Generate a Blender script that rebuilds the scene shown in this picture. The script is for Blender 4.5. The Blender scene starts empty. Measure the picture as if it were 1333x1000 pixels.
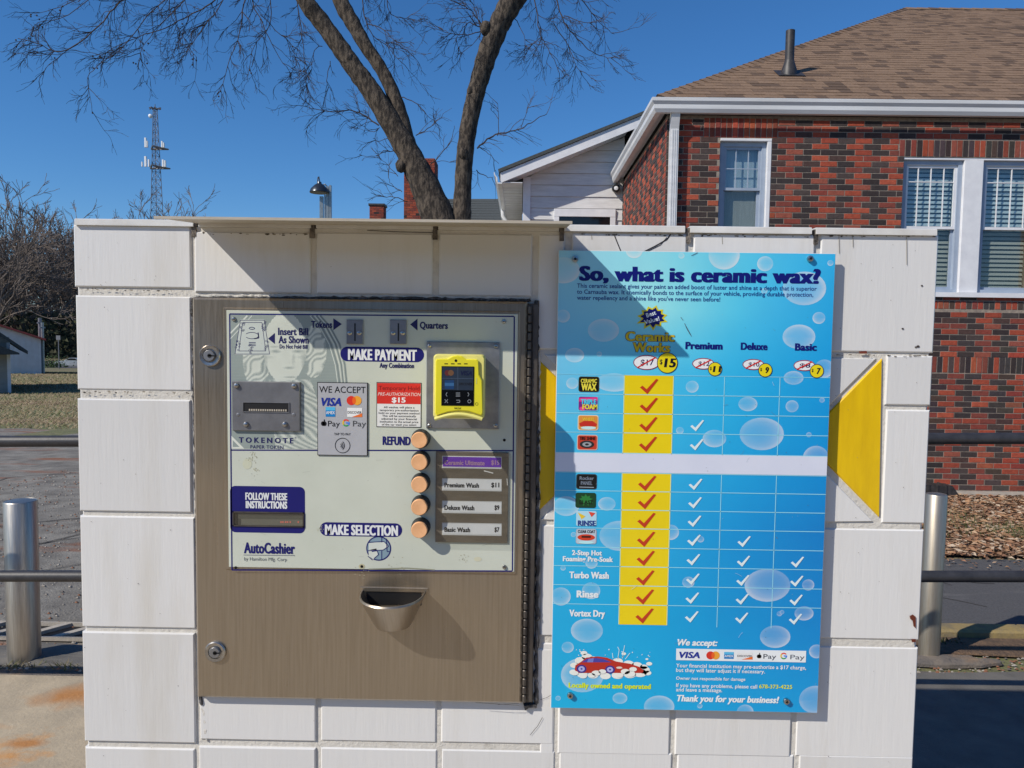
import bpy, math, random
import numpy as np
from mathutils import Vector, Matrix
random.seed(7)
S = bpy.context.scene
COL = S.collection
# ------------------------------------------------------------------ camera
F = 1000.0; D = 1.29; EYE = 1.70
PITCH, ROLL, YAW = math.radians(3.62), math.radians(0.79), math.radians(0.62)
_f = Vector((-math.sin(YAW), math.cos(YAW), 0)); _R = Vector((math.cos(YAW), math.sin(YAW), 0)); _Z = Vector((0, 0, 1))
FW = _f*math.cos(PITCH) - _Z*math.sin(PITCH)
_U = _Z*math.cos(PITCH) + _f*math.sin(PITCH)
RT = _R*math.cos(ROLL) + _U*math.sin(ROLL)
UP = _U*math.cos(ROLL) - _R*math.sin(ROLL)
CP = Vector((0, -D, EYE))
cam = bpy.data.cameras.new('camera'); camo = bpy.data.objects.new('camera', cam); COL.objects.link(camo)
M = Matrix((RT, UP, -FW)).transposed().to_4x4(); M.translation = CP
camo.matrix_world = M
cam.sensor_width = 36; cam.lens = F/1333*36; cam.clip_start = .05; cam.clip_end = 9000
S.camera = camo
# ------------------------------------------------------------------ light
LD = Vector((1.47, 1.0, -1.40)).normalized()      # direction the sunlight travels
SUN_EL = math.asin(-LD.z); SUN_ROT = math.atan2(-LD.x, -LD.y)
w = bpy.data.worlds.new('World'); S.world = w; w.use_nodes = True
nt = w.node_tree; nt.nodes.clear()
o_ = nt.nodes.new('ShaderNodeOutputWorld'); b_ = nt.nodes.new('ShaderNodeBackground'); s_ = nt.nodes.new('ShaderNodeTexSky')
s_.sky_type = 'NISHITA'; s_.sun_disc = False; s_.sun_elevation = SUN_EL; s_.sun_rotation = SUN_ROT
s_.air_density = 1.0; s_.dust_density = 0.0; s_.ozone_density = 10; s_.altitude = 0
b_.inputs['Strength'].default_value = 0.115
hs_ = nt.nodes.new('ShaderNodeHueSaturation'); hs_.inputs['Saturation'].default_value = 1.10
nt.links.new(s_.outputs[0], hs_.inputs['Color']); nt.links.new(hs_.outputs[0], b_.inputs[0]); nt.links.new(b_.outputs[0], o_.inputs[0])
sl = bpy.data.lights.new('sun', 'SUN'); sl.energy = 4.6; sl.angle = math.radians(.53); sl.color = (1, .93, .82)
so = bpy.data.objects.new('sun', sl); COL.objects.link(so); so.location = (-20, -15, 25)
so.rotation_euler = LD.to_track_quat('-Z', 'Y').to_euler()
S.view_settings.view_transform = 'Standard'; S.view_settings.look = 'None'
S.view_settings.gamma = 1; S.view_settings.use_curve_mapping = False
S.view_settings.exposure = 0.0

def wp(px, py, y):
    "photo pixel -> point of the vertical plane at this y"
    d = FW*F + RT*(px-666.5) - UP*(py-500)
    return CP + d*((y+D)/d.y)
def wd(px, py, dist): return wp(px, py, dist-D)
def kk(px, py, y): return (wp(px+1, py, y)-wp(px, py, y)).length

# ------------------------------------------------------------------ materials
def lin(c):
    if isinstance(c, str): c = tuple(int(c[i:i+2], 16) for i in (0, 2, 4))
    return tuple(((v/255)/12.92 if v/255 <= .04045 else ((v/255+.055)/1.055)**2.4) for v in c)
def mat(name, c, r=.6, m=0, c2=None, sc=6, st=(1, 1, 1), bump=0, bs=None, lo=.35, hi=.65, det=6, coat=0, r2=None, attr=False, aniso=0,
        c3=None, sc3=1, lo3=.5, hi3=.7, st3=None, spec=.5):
    M_ = bpy.data.materials.new(name); M_.use_nodes = True; t = M_.node_tree; N = t.nodes; L = t.links
    B = N['Principled BSDF']; B.inputs['Roughness'].default_value = r; B.inputs['Metallic'].default_value = m
    B.inputs['Base Color'].default_value = (*c, 1); B.inputs['Specular IOR Level'].default_value = spec
    if coat: B.inputs['Coat Weight'].default_value = coat; B.inputs['Coat Roughness'].default_value = .08
    if aniso: B.inputs['Anisotropic'].default_value = aniso
    G = N.new('ShaderNodeNewGeometry')
    def noise(scale, stretch, detail=6):
        mp = N.new('ShaderNodeMapping'); mp.inputs['Scale'].default_value = stretch; L.new(G.outputs['Position'], mp.inputs[0])
        n = N.new('ShaderNodeTexNoise'); n.inputs['Scale'].default_value = scale; n.inputs['Detail'].default_value = detail
        n.inputs['Roughness'].default_value = .62
        L.new(mp.outputs[0], n.inputs['Vector']); return n.outputs[0]
    def ramp(src, a, b):
        q = N.new('ShaderNodeMapRange'); q.inputs[1].default_value = a; q.inputs[2].default_value = b; L.new(src, q.inputs[0]); return q.outputs[0]
    def mix(fac, a, b, mode='MIX'):
        q = N.new('ShaderNodeMix'); q.data_type = 'RGBA'; q.blend_type = mode; L.new(fac, q.inputs[0]) if not isinstance(fac, float) else setattr(q.inputs[0], 'default_value', fac)
        for sk, v in ((6, a), (7, b)):
            if isinstance(v, tuple): q.inputs[sk].default_value = (*v, 1)
            else: L.new(v, q.inputs[sk])
        return q.outputs[2]
    cur = None
    if attr:
        a_ = N.new('ShaderNodeAttribute'); a_.attribute_name = 'Col'; cur = a_.outputs['Color']
        if c2:
            cur = mix(ramp(noise(sc, st, det), lo, hi), cur, mix(1.0, cur, c2, 'MULTIPLY'))
    elif c2: cur = mix(ramp(noise(sc, st, det), lo, hi), c, c2)
    if c3:
        cur = mix(ramp(noise(sc3, st3 or (1, 1, 1), 8), lo3, hi3), cur if cur else c, c3)
    if cur: L.new(cur, B.inputs['Base Color'])
    if r2 is not None: 
        q = N.new('ShaderNodeMapRange'); q.inputs[1].default_value = .3; q.inputs[2].default_value = .7
        q.inputs[3].default_value = r; q.inputs[4].default_value = r2
        L.new(noise(sc*2.3, st, 5), q.inputs[0]); L.new(q.outputs[0], B.inputs['Roughness'])
    if bump:
        b = N.new('ShaderNodeBump'); b.inputs['Distance'].default_value = bump; b.inputs['Strength'].default_value = 1
        L.new(noise(bs or sc*6, st, 5), b.inputs['Height']); L.new(b.outputs[0], B.inputs['Normal'])
    return M_
X = {}
def per_object_tone(m_, lo, hi):
    t = m_.node_tree; B = t.nodes['Principled BSDF']; src = B.inputs['Base Color'].links[0].from_socket
    oi = t.nodes.new('ShaderNodeObjectInfo'); mr = t.nodes.new('ShaderNodeMapRange'); mr.inputs[3].default_value = lo; mr.inputs[4].default_value = hi; t.links.new(oi.outputs['Random'], mr.inputs[0])
    q = t.nodes.new('ShaderNodeMix'); q.data_type = 'RGBA'; q.blend_type = 'MULTIPLY'; q.inputs[0].default_value = 1; t.links.new(src, q.inputs[6]); t.links.new(mr.outputs[0], q.inputs[7]); t.links.new(q.outputs[2], B.inputs['Base Color'])
X['tile'] = mat('glazed_white_tile', (.72, .71, .69), .22, c2=(.705, .70, .685), sc=5, st=(9, 9, .8), bump=.0004, bs=14, c3=(.62, .59, .53), sc3=4.0, lo3=.54, hi3=.80, st3=(2.2, 1, .35))
per_object_tone(X['tile'], .95, 1.03)
X['ytile'] = mat('glazed_yellow_tile', (.80, .52, .006), .25, c2=(.70, .44, .006), sc=9, st=(6, 6, 1), bump=.0004, bs=12)
X['mortar'] = mat('mortar', (.64, .61, .55), .95, c2=(.38, .35, .30), sc=26, bump=.0018, bs=160, lo=.55, hi=.85, c3=(.22, .20, .17), sc3=9, lo3=.62, hi3=.78)
X['dirt'] = mat('black_mould_grout', (.22, .19, .16), .95, c2=(.05, .045, .04), sc=40, bump=.004, bs=200, lo=.4, hi=.6)
X['sealant'] = mat('dark_sealant', (.04, .038, .038), .6, c2=(.16, .15, .15), sc=60, bump=.003, bs=90, lo=.5, hi=.62)
X['cream'] = mat('cream_painted_metal', (.50, .45, .37), .5, c2=(.42, .37, .29), sc=9, st=(1, 1, 5), bump=.0004, bs=50)
X['cap'] = mat('glazed_cap_tile', (.74, .73, .70), .3, c2=(.60, .58, .54), sc=11, bump=.0005, bs=40)
X['steel'] = mat('brushed_stainless', (.45, .385, .305), .27, .85, c2=(.39, .33, .255), sc=9, st=(30, 1, .8), bump=.00003, bs=120, r2=.40, aniso=.3, c3=(.38, .32, .25), sc3=2.2, lo3=.55, hi3=.9)
def warp(m_, scale, dist):
    t = m_.node_tree; B = t.nodes['Principled BSDF']; G = t.nodes.new('ShaderNodeNewGeometry'); n_ = t.nodes.new('ShaderNodeTexNoise'); n_.inputs['Scale'].default_value = scale; n_.inputs['Detail'].default_value = 1
    t.links.new(G.outputs['Position'], n_.inputs['Vector']); b = t.nodes.new('ShaderNodeBump'); b.inputs['Distance'].default_value = dist; t.links.new(n_.outputs[0], b.inputs['Height'])
    if B.inputs['Normal'].links: t.links.new(B.inputs['Normal'].links[0].from_socket, b.inputs['Normal'])
    t.links.new(b.outputs[0], B.inputs['Normal'])
warp(X['steel'], 4.5, .012)
X['steel_v'] = mat('bollard_stainless', (.50, .47, .42), .34, .95, c2=(.38, .35, .31), sc=10, st=(12, 12, .6), bump=.0001, bs=50, r2=.48)
X['steel_tan'] = mat('weathered_tan_bollard', (.47, .43, .36), .45, .85, c2=(.40, .35, .28), sc=12, st=(9, 9, .6), bump=.0002, bs=50)
X['frame'] = mat('dull_steel_frame', (.17, .15, .13), .5, .7, c2=(.08, .07, .065), sc=18, st=(1, 1, .4), bump=.0006, bs=60)
X['zinc'] = mat('galvanised_plate', (.38, .385, .40), .42, .85, c2=(.28, .285, .30), sc=42, bump=.0002, bs=60)
X['zdark'] = mat('grey_steel_plate', (.30, .30, .31), .45, .85, c2=(.24, .24, .25), sc=30, bump=.00015)
X['black'] = mat('black', (.008, .008, .009), .5)
X['blackg'] = mat('black_gloss', (.006, .007, .009), .06)
X['plate'] = mat('cream_faceplate', (.60, .63, .54), .3, c2=(.55, .58, .49), sc=7, bump=.0001, bs=30, c3=(.48, .44, .30), sc3=14, lo3=.66, hi3=.9)
X['peach'] = mat('peach_plastic', (.86, .47, .24), .35, c2=(.76, .40, .19), sc=60)
X['ybody'] = mat('yellow_plastic', (.80, .72, .035), .28, c2=(.74, .66, .03), sc=20)
X['ylight'] = mat('pale_yellow_plastic', (.82, .76, .22), .32, c2=(.76, .70, .2), sc=20)
X['print'] = mat('printed_ink', (.5, .5, .5), .42, attr=True, c2=(.9, .9, .9), sc=30, lo=.4, hi=.8, spec=.35)
X['signprint'] = mat('printed_gloss_face', (.5, .5, .5), .3, attr=True, c2=(.93, .94, .96), sc=14, lo=.4, hi=.8)
X['alu'] = mat('white_alu_panel', (.70, .70, .70), .4)
X['screw'] = mat('screw_steel', (.55, .54, .52), .3, 1, c2=(.4, .38, .36), sc=200)
X['clear'] = mat('clear_plastic_cover', (.19, .165, .135), .3, .5, c2=(.24, .21, .175), sc=20, st=(1, 1, 4))
X['rail'] = mat('grey_painted_rail', (.024, .024, .028), .5, c2=(.04, .04, .045), sc=20, bump=.0005, bs=90)
X['asph'] = mat('old_asphalt', (.25, .235, .205), .93, c2=(.125, .115, .10), sc=3.4, bump=.010, bs=60, c3=(.22, .095, .05), sc3=1.3, lo3=.57, hi3=.66, st3=(.35, 1.6, 1))
X['road'] = mat('dark_asphalt', (.105, .105, .108), .9, c2=(.065, .065, .07), sc=90, bump=.006, bs=160, c3=(.17, .165, .16), sc3=3, lo3=.58, hi3=.8, st3=(.4, 1.5, 1))
X['newasph'] = mat('smooth_asphalt', (.15, .14, .125), .85, c2=(.10, .095, .085), sc=5, bump=.003, bs=160, c3=(.12, .12, .125), sc3=30, lo3=.6, hi3=.7)
X['conc'] = mat('stained_concrete', (.47, .385, .265), .9, c2=(.35, .29, .205), sc=5, bump=.003, bs=60, c3=(.55, .24, .05), sc3=2.1, lo3=.585, hi3=.70)
def rust(m_, spots):
    t = m_.node_tree; N = t.nodes; L = t.links; B = N['Principled BSDF']; src = B.inputs['Base Color'].links[0].from_socket
    G = N.new('ShaderNodeNewGeometry'); nz_ = N.new('ShaderNodeTexNoise'); nz_.inputs['Scale'].default_value = 6; nz_.inputs['Detail'].default_value = 7; L.new(G.outputs['Position'], nz_.inputs['Vector'])
    for (x, y, rx, ry) in spots:
        mp = N.new('ShaderNodeMapping'); mp.vector_type = 'POINT'; mp.inputs['Location'].default_value = (-x/rx, -y/ry, 0); mp.inputs['Scale'].default_value = (1/rx, 1/ry, 0)
        L.new(G.outputs['Position'], mp.inputs[0]); ln = N.new('ShaderNodeVectorMath'); ln.operation = 'LENGTH'; L.new(mp.outputs[0], ln.inputs[0])
        ad = N.new('ShaderNodeMath'); ad.operation = 'MULTIPLY_ADD'; L.new(nz_.outputs[0], ad.inputs[0]); ad.inputs[1].default_value = 1.6; L.new(ln.outputs['Value'], ad.inputs[2])
        mr = N.new('ShaderNodeMapRange'); mr.inputs[1].default_value = 1.75; mr.inputs[2].default_value = 1.05; L.new(ad.outputs[0], mr.inputs[0])
        q = N.new('ShaderNodeMix'); q.data_type = 'RGBA'; L.new(mr.outputs[0], q.inputs[0]); L.new(src, q.inputs[6]); q.inputs[7].default_value = (.42, .19, .06, 1); src = q.outputs[2]
    L.new(src, B.inputs['Base Color'])
rust(X['conc'], [(-1.93, 2.15, .34, .17), (-2.35, 1.85, .22, .05), (-1.98, 1.72, .10, .05)])
X['sandy'] = mat('sandy_asphalt', (.20, .165, .13), .95, c2=(.11, .10, .095), sc=7, bump=.008, bs=90, c3=(.26, .17, .10), sc3=4, lo3=.52, hi3=.68)
X['kerb'] = mat('yellow_kerb', (.30, .22, .085), .9, c2=(.17, .14, .09), sc=12, bump=.004, bs=80)
X['strip'] = mat('pale_concrete', (.42, .38, .32), .9, c2=(.33, .30, .26), sc=9, bump=.003, bs=60)
X['bed'] = mat('leaf_bed_soil', (.16, .10, .06), 1, c2=(.09, .06, .04), sc=16, bump=.02, bs=40)
X['ground'] = mat('winter_grass', (.20, .165, .09), 1, c2=(.09, .12, .04), sc=.35, bump=.05, bs=6, c3=(.20, .13, .075), sc3=.12, lo3=.5, hi3=.62, st3=(.6, 2, 1))
X['leafc'] = mat('fallen_leaf', (.2, .1, .05), .9, attr=True)
X['white'] = mat('white_paint', (.76, .76, .77), .4, c2=(.66, .66, .68), sc=5, bump=.0006, bs=30)
X['whitew'] = mat('white_weathered_board', (.70, .69, .68), .6, c2=(.56, .55, .54), sc=4, st=(.6, 1, 5), bump=.002, bs=20)
X['gutter'] = mat('white_gutter', (.74, .74, .74), .3, c2=(.62, .62, .62), sc=3, st=(.3, 1, 3))
X['brick'] = mat('brick_face', (.3, .1, .05), .9, attr=True, c2=(.72, .70, .68), sc=26, bump=.004, bs=70, lo=.4, hi=.7)
X['bmort'] = mat('brick_mortar', (.34, .28, .22), .95, c2=(.22, .18, .15), sc=30, bump=.004, bs=90)
X['shin'] = mat('shingle_face', (.2, .1, .05), .95, attr=True, c2=(.72, .70, .68), sc=40, bump=.004, bs=160, lo=.4, hi=.65)
X['bark'] = mat('bark', (.10, .078, .058), .95, c2=(.024, .018, .014), sc=5.5, st=(2.4, 2.4, .9), bump=.035, bs=9, lo=.42, hi=.56)
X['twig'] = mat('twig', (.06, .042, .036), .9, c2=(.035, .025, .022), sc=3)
X['ftwig'] = mat('hazed_far_twig', (.20, .16, .135), .95, c2=(.125, .10, .085), sc=.4)  # distance haze put into the paler twig colour
X['rubber'] = mat('black_pipe', (.022, .021, .022), .5, c2=(.05, .045, .045), sc=20)
X['lamp'] = mat('lamp_grey_metal', (.30, .33, .34), .35, .6, c2=(.22, .24, .25), sc=8)
X['darkshade'] = mat('dark_lamp_metal', (.09, .10, .11), .28, .8)
X['tower'] = mat('tower_steel', (.19, .19, .21), .5, .4)
X['twhite'] = mat('antenna_white', (.75, .76, .78), .5)
X['groof'] = mat('grey_shingle', (.075, .085, .085), .95, c2=(.05, .055, .055), sc=20, st=(1, 1, 3), bump=.004, bs=60)
X['hsiding'] = mat('grey_siding', (.34, .33, .30), .8, c2=(.28, .27, .25), sc=2)
X['shedw'] = mat('shed_white', (.62, .61, .60), .7, c2=(.54, .53, .52), sc=2)
X['redroof'] = mat('red_metal_roof', (.42, .07, .05), .5, c2=(.33, .06, .045), sc=3)
X['silver'] = mat('silver_car_paint', (.5, .51, .52), .3, .6, coat=.5)
X['tyre'] = mat('tyre', (.02, .02, .02), .8)
X['curtain'] = mat('pale_curtain', (.72, .76, .78), .9, c2=(.60, .64, .66), sc=14, st=(4, 1, .3))
X['room'] = mat('dark_room', (.03, .035, .04), .9)
X['slat'] = mat('blind_slat', (.80, .82, .80), .5)
X['blindlow'] = mat('blind_slat_grey', (.30, .31, .29), .6)
X['blueframe'] = mat('pale_blue_window_frame', (.33, .39, .48), .5, c2=(.28, .34, .43), sc=8)
def glassmat(name, rough, tint, fac):
    m_ = bpy.data.materials.new(name); m_.use_nodes = True; t = m_.node_tree; t.nodes.clear()
    o = t.nodes.new('ShaderNodeOutputMaterial'); a = t.nodes.new('ShaderNodeBsdfTransparent'); g = t.nodes.new('ShaderNodeBsdfGlossy')
    x = t.nodes.new('ShaderNodeMixShader'); lw_ = t.nodes.new('ShaderNodeLayerWeight'); pw = t.nodes.new('ShaderNodeMath'); pw.operation = 'POWER'; pw.inputs[1].default_value = 4.5; t.links.new(lw_.outputs['Facing'], pw.inputs[0]); fr = t.nodes.new('ShaderNodeMapRange'); fr.inputs[3].default_value = fac; fr.inputs[4].default_value = .9; t.links.new(pw.outputs[0], fr.inputs[0])
    a.inputs[0].default_value = (*tint, 1); g.inputs['Roughness'].default_value = rough
    t.links.new(fr.outputs[0], x.inputs[0]); t.links.new(a.outputs[0], x.inputs[1]); t.links.new(g.outputs[0], x.inputs[2]); t.links.new(x.outputs[0], o.inputs[0])
    return m_
X['glass'] = glassmat('window_glass', .01, (.80, .86, .88), .10)
X['screenmesh'] = glassmat('dim_window_glass', .02, (.74, .76, .74), .07)
X['cover'] = glassmat('clear_cover', .03, (.95, .95, .93), .03)

# ------------------------------------------------------------------ mesh builder
ORG = {}
def tag(o, label=None, cat=None, group=None, kind=None):
    if label: o['label'] = label
    if cat: o['category'] = cat
    if group: o['group'] = group
    if kind: o['kind'] = kind
    return o
def root(name, loc, label, cat, group=None, rz=0):
    o = bpy.data.objects.new(name, None); COL.objects.link(o); o.location = loc; o.empty_display_size = .1
    ORG[o.name] = Vector(loc); return tag(o, label, cat, group)
def org(p): return ORG.get(p.name, Vector((0, 0, 0))) if p else Vector((0, 0, 0))
class MB:
    def __init__(s): s.v = []; s.f = []; s.c = []; s.cur = (1, 1, 1)
    def add(s, vs, fs):
        n = len(s.v); s.v += [tuple(q) for q in vs]; s.f += [[n+i for i in f] for f in fs]; s.c += [s.cur]*len(vs); return s
    def box(s, a, b):
        x0, y0, z0 = a; x1, y1, z1 = b
        return s.add([(x0,y0,z0),(x1,y0,z0),(x1,y1,z0),(x0,y1,z0),(x0,y0,z1),(x1,y0,z1),(x1,y1,z1),(x0,y1,z1)],
                     [(0,3,2,1),(4,5,6,7),(0,1,5,4),(1,2,6,5),(2,3,7,6),(3,0,4,7)])
    def cbox(s, x0, x1, z0, z1, yf, yb, c):
        "box whose front (-y) edges are chamfered"
        v = [(x0+c,yf,z0+c),(x1-c,yf,z0+c),(x1-c,yf,z1-c),(x0+c,yf,z1-c)]
        v += [(x0,yf+c,z0),(x1,yf+c,z0),(x1,yf+c,z1),(x0,yf+c,z1),(x0,yb,z0),(x1,yb,z0),(x1,yb,z1),(x0,yb,z1)]
        fs = [(0,1,2,3)] + [(i, 4+i, 4+(i+1)%4, (i+1)%4) for i in range(4)] + [(4+i, 8+i, 8+(i+1)%4, 4+(i+1)%4) for i in range(4)] + [(8,11,10,9)]
        return s.add(v, fs)
    def prism(s, pts, yf, yb, c=0):
        "polygon in xz (ccw seen from -y), extruded along y, optional front chamfer"
        n = len(pts); cx = sum(p[0] for p in pts)/n; cz = sum(p[1] for p in pts)/n
        def ins(p):
            dx, dz = p[0]-cx, p[1]-cz; l = math.hypot(dx, dz) or 1; return (p[0]-dx/l*c*1.3, p[1]-dz/l*c*1.3)
        rings = [[(*ins(p), yf) for p in pts], [(p[0], p[1], yf+c) for p in pts]] if c else [[(p[0], p[1], yf) for p in pts]]
        rings.append([(p[0], p[1], yb) for p in pts])
        v = [(a, y, z) for r in rings for (a, z, y) in r]
        fs = [list(range(n))]
        for k in range(len(rings)-1):
            fs += [(k*n+i, (k+1)*n+i, (k+1)*n+(i+1) % n, k*n+(i+1) % n) for i in range(n)]
        fs.append([(len(rings)-1)*n+i for i in range(n)][::-1])
        return s.add(v, fs)
    def extr(s, pts, axis, a, b):
        "polygon extruded along x ('x': pts are (y,z)) or z ('z': pts are (x,y))"
        n = len(pts)
        g = (lambda p, t: (t, p[0], p[1])) if axis == 'x' else ((lambda p, t: (p[0], p[1], t)) if axis == 'z' else (lambda p, t: (p[0], t, p[1])))
        v = [g(p, a) for p in pts] + [g(p, b) for p in pts]
        fs = [list(range(n))[::-1], [n+i for i in range(n)]] + [(i, (i+1) % n, n+(i+1) % n, n+i) for i in range(n)]
        return s.add(v, fs)
    def tube(s, pts, rs, n=8, cap=True, noise=0, rnd=None):
        pts = [Vector(p) for p in pts]
        if not hasattr(rs, '__len__'): rs = [rs]*len(pts)
        vs = []; u = None
        for i, p in enumerate(pts):
            t = (pts[min(i+1, len(pts)-1)]-pts[max(i-1, 0)]).normalized()
            if u is None: u = t.cross(Vector((0, 1, 0)) if abs(t.y) < .9 else Vector((1, 0, 0))).normalized()
            u = (u-t*u.dot(t)).normalized(); v = t.cross(u)
            for k in range(n):
                a = 2*math.pi*k/n; r = rs[i]*(1+(noise*(random.random()-.5) if noise else 0))
                vs.append(p+u*math.cos(a)*r+v*math.sin(a)*r)
        fs = [(i*n+k, i*n+(k+1) % n, (i+1)*n+(k+1) % n, (i+1)*n+k) for i in range(len(pts)-1) for k in range(n)]
        if cap: fs += [tuple(range(n))[::-1], tuple((len(pts)-1)*n+k for k in range(n))]
        return s.add(vs, fs)
    def lathe(s, c, prof, n=24, axis='z'):
        "prof: (radius, height) from start to end"
        v = []
        for r, h in prof:
            for k in range(n):
                a = 2*math.pi*k/n
                v.append((c[0]+r*math.cos(a), c[1]+r*math.sin(a), c[2]+h) if axis == 'z' else ((c[0]+r*math.cos(a), c[1]+h, c[2]+r*math.sin(a)) if axis == 'y' else (c[0]+h, c[1]+r*math.cos(a), c[2]+r*math.sin(a))))
        m = len(prof)
        fs = [(i*n+k, i*n+(k+1) % n, (i+1)*n+(k+1) % n, (i+1)*n+k) for i in range(m-1) for k in range(n)]
        fs += [tuple(range(n))[::-1], tuple((m-1)*n+k for k in range(n))]
        return s.add(v, fs)
    def mesh(s, name, m, off=Vector((0, 0, 0)), smooth=False, cols=False):
        me = bpy.data.meshes.new(name)
        v = np.array(s.v, dtype=float)-np.array(off)
        me.from_pydata(v.tolist(), [], s.f)
        if cols:
            a = me.color_attributes.new('Col', 'FLOAT_COLOR', 'POINT')
            a.data.foreach_set('color', np.array([(*c, 1) for c in s.c], dtype=float).ravel())
        me.materials.append(m)
        if smooth:
            me.polygons.foreach_set('use_smooth', [True]*len(me.polygons))
            try: me.set_sharp_from_angle(angle=math.radians(38))
            except Exception: pass
        me.update(); return me
    def build(s, name, m, parent=None, smooth=False, cols=False, kind=None, label=None):
        o = bpy.data.objects.new(name, s.mesh(name, m, org(parent), smooth, cols)); COL.objects.link(o)
        if parent: o.parent = parent; ORG[o.name] = org(parent)
        if kind: o['kind'] = kind
        if label: o['label'] = label
        return o
def inst(name, me, loc, parent, scale=None):
    o = bpy.data.objects.new(name, me); COL.objects.link(o); o.parent = parent; o.location = Vector(loc)-org(parent)
    if scale: o.scale = scale
    return o
def rpx(x0, y0, x1, y1, y):
    "photo rectangle -> world rectangle (x0,x1,z0,z1) on the plane y"
    c = wp((x0+x1)/2, (y0+y1)/2, y); k = kk((x0+x1)/2, (y0+y1)/2, y)
    return c.x-(x1-x0)/2*k, c.x+(x1-x0)/2*k, c.z-(y1-y0)/2*k, c.z+(y1-y0)/2*k
def pbox(par, name, x0, y0, x1, y1, yf, yb, m, c=.001, **kw):
    return MB().cbox(*rpx(x0, y0, x1, y1, yf), yf, yb, c).build(name, m, par, **kw)

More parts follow.
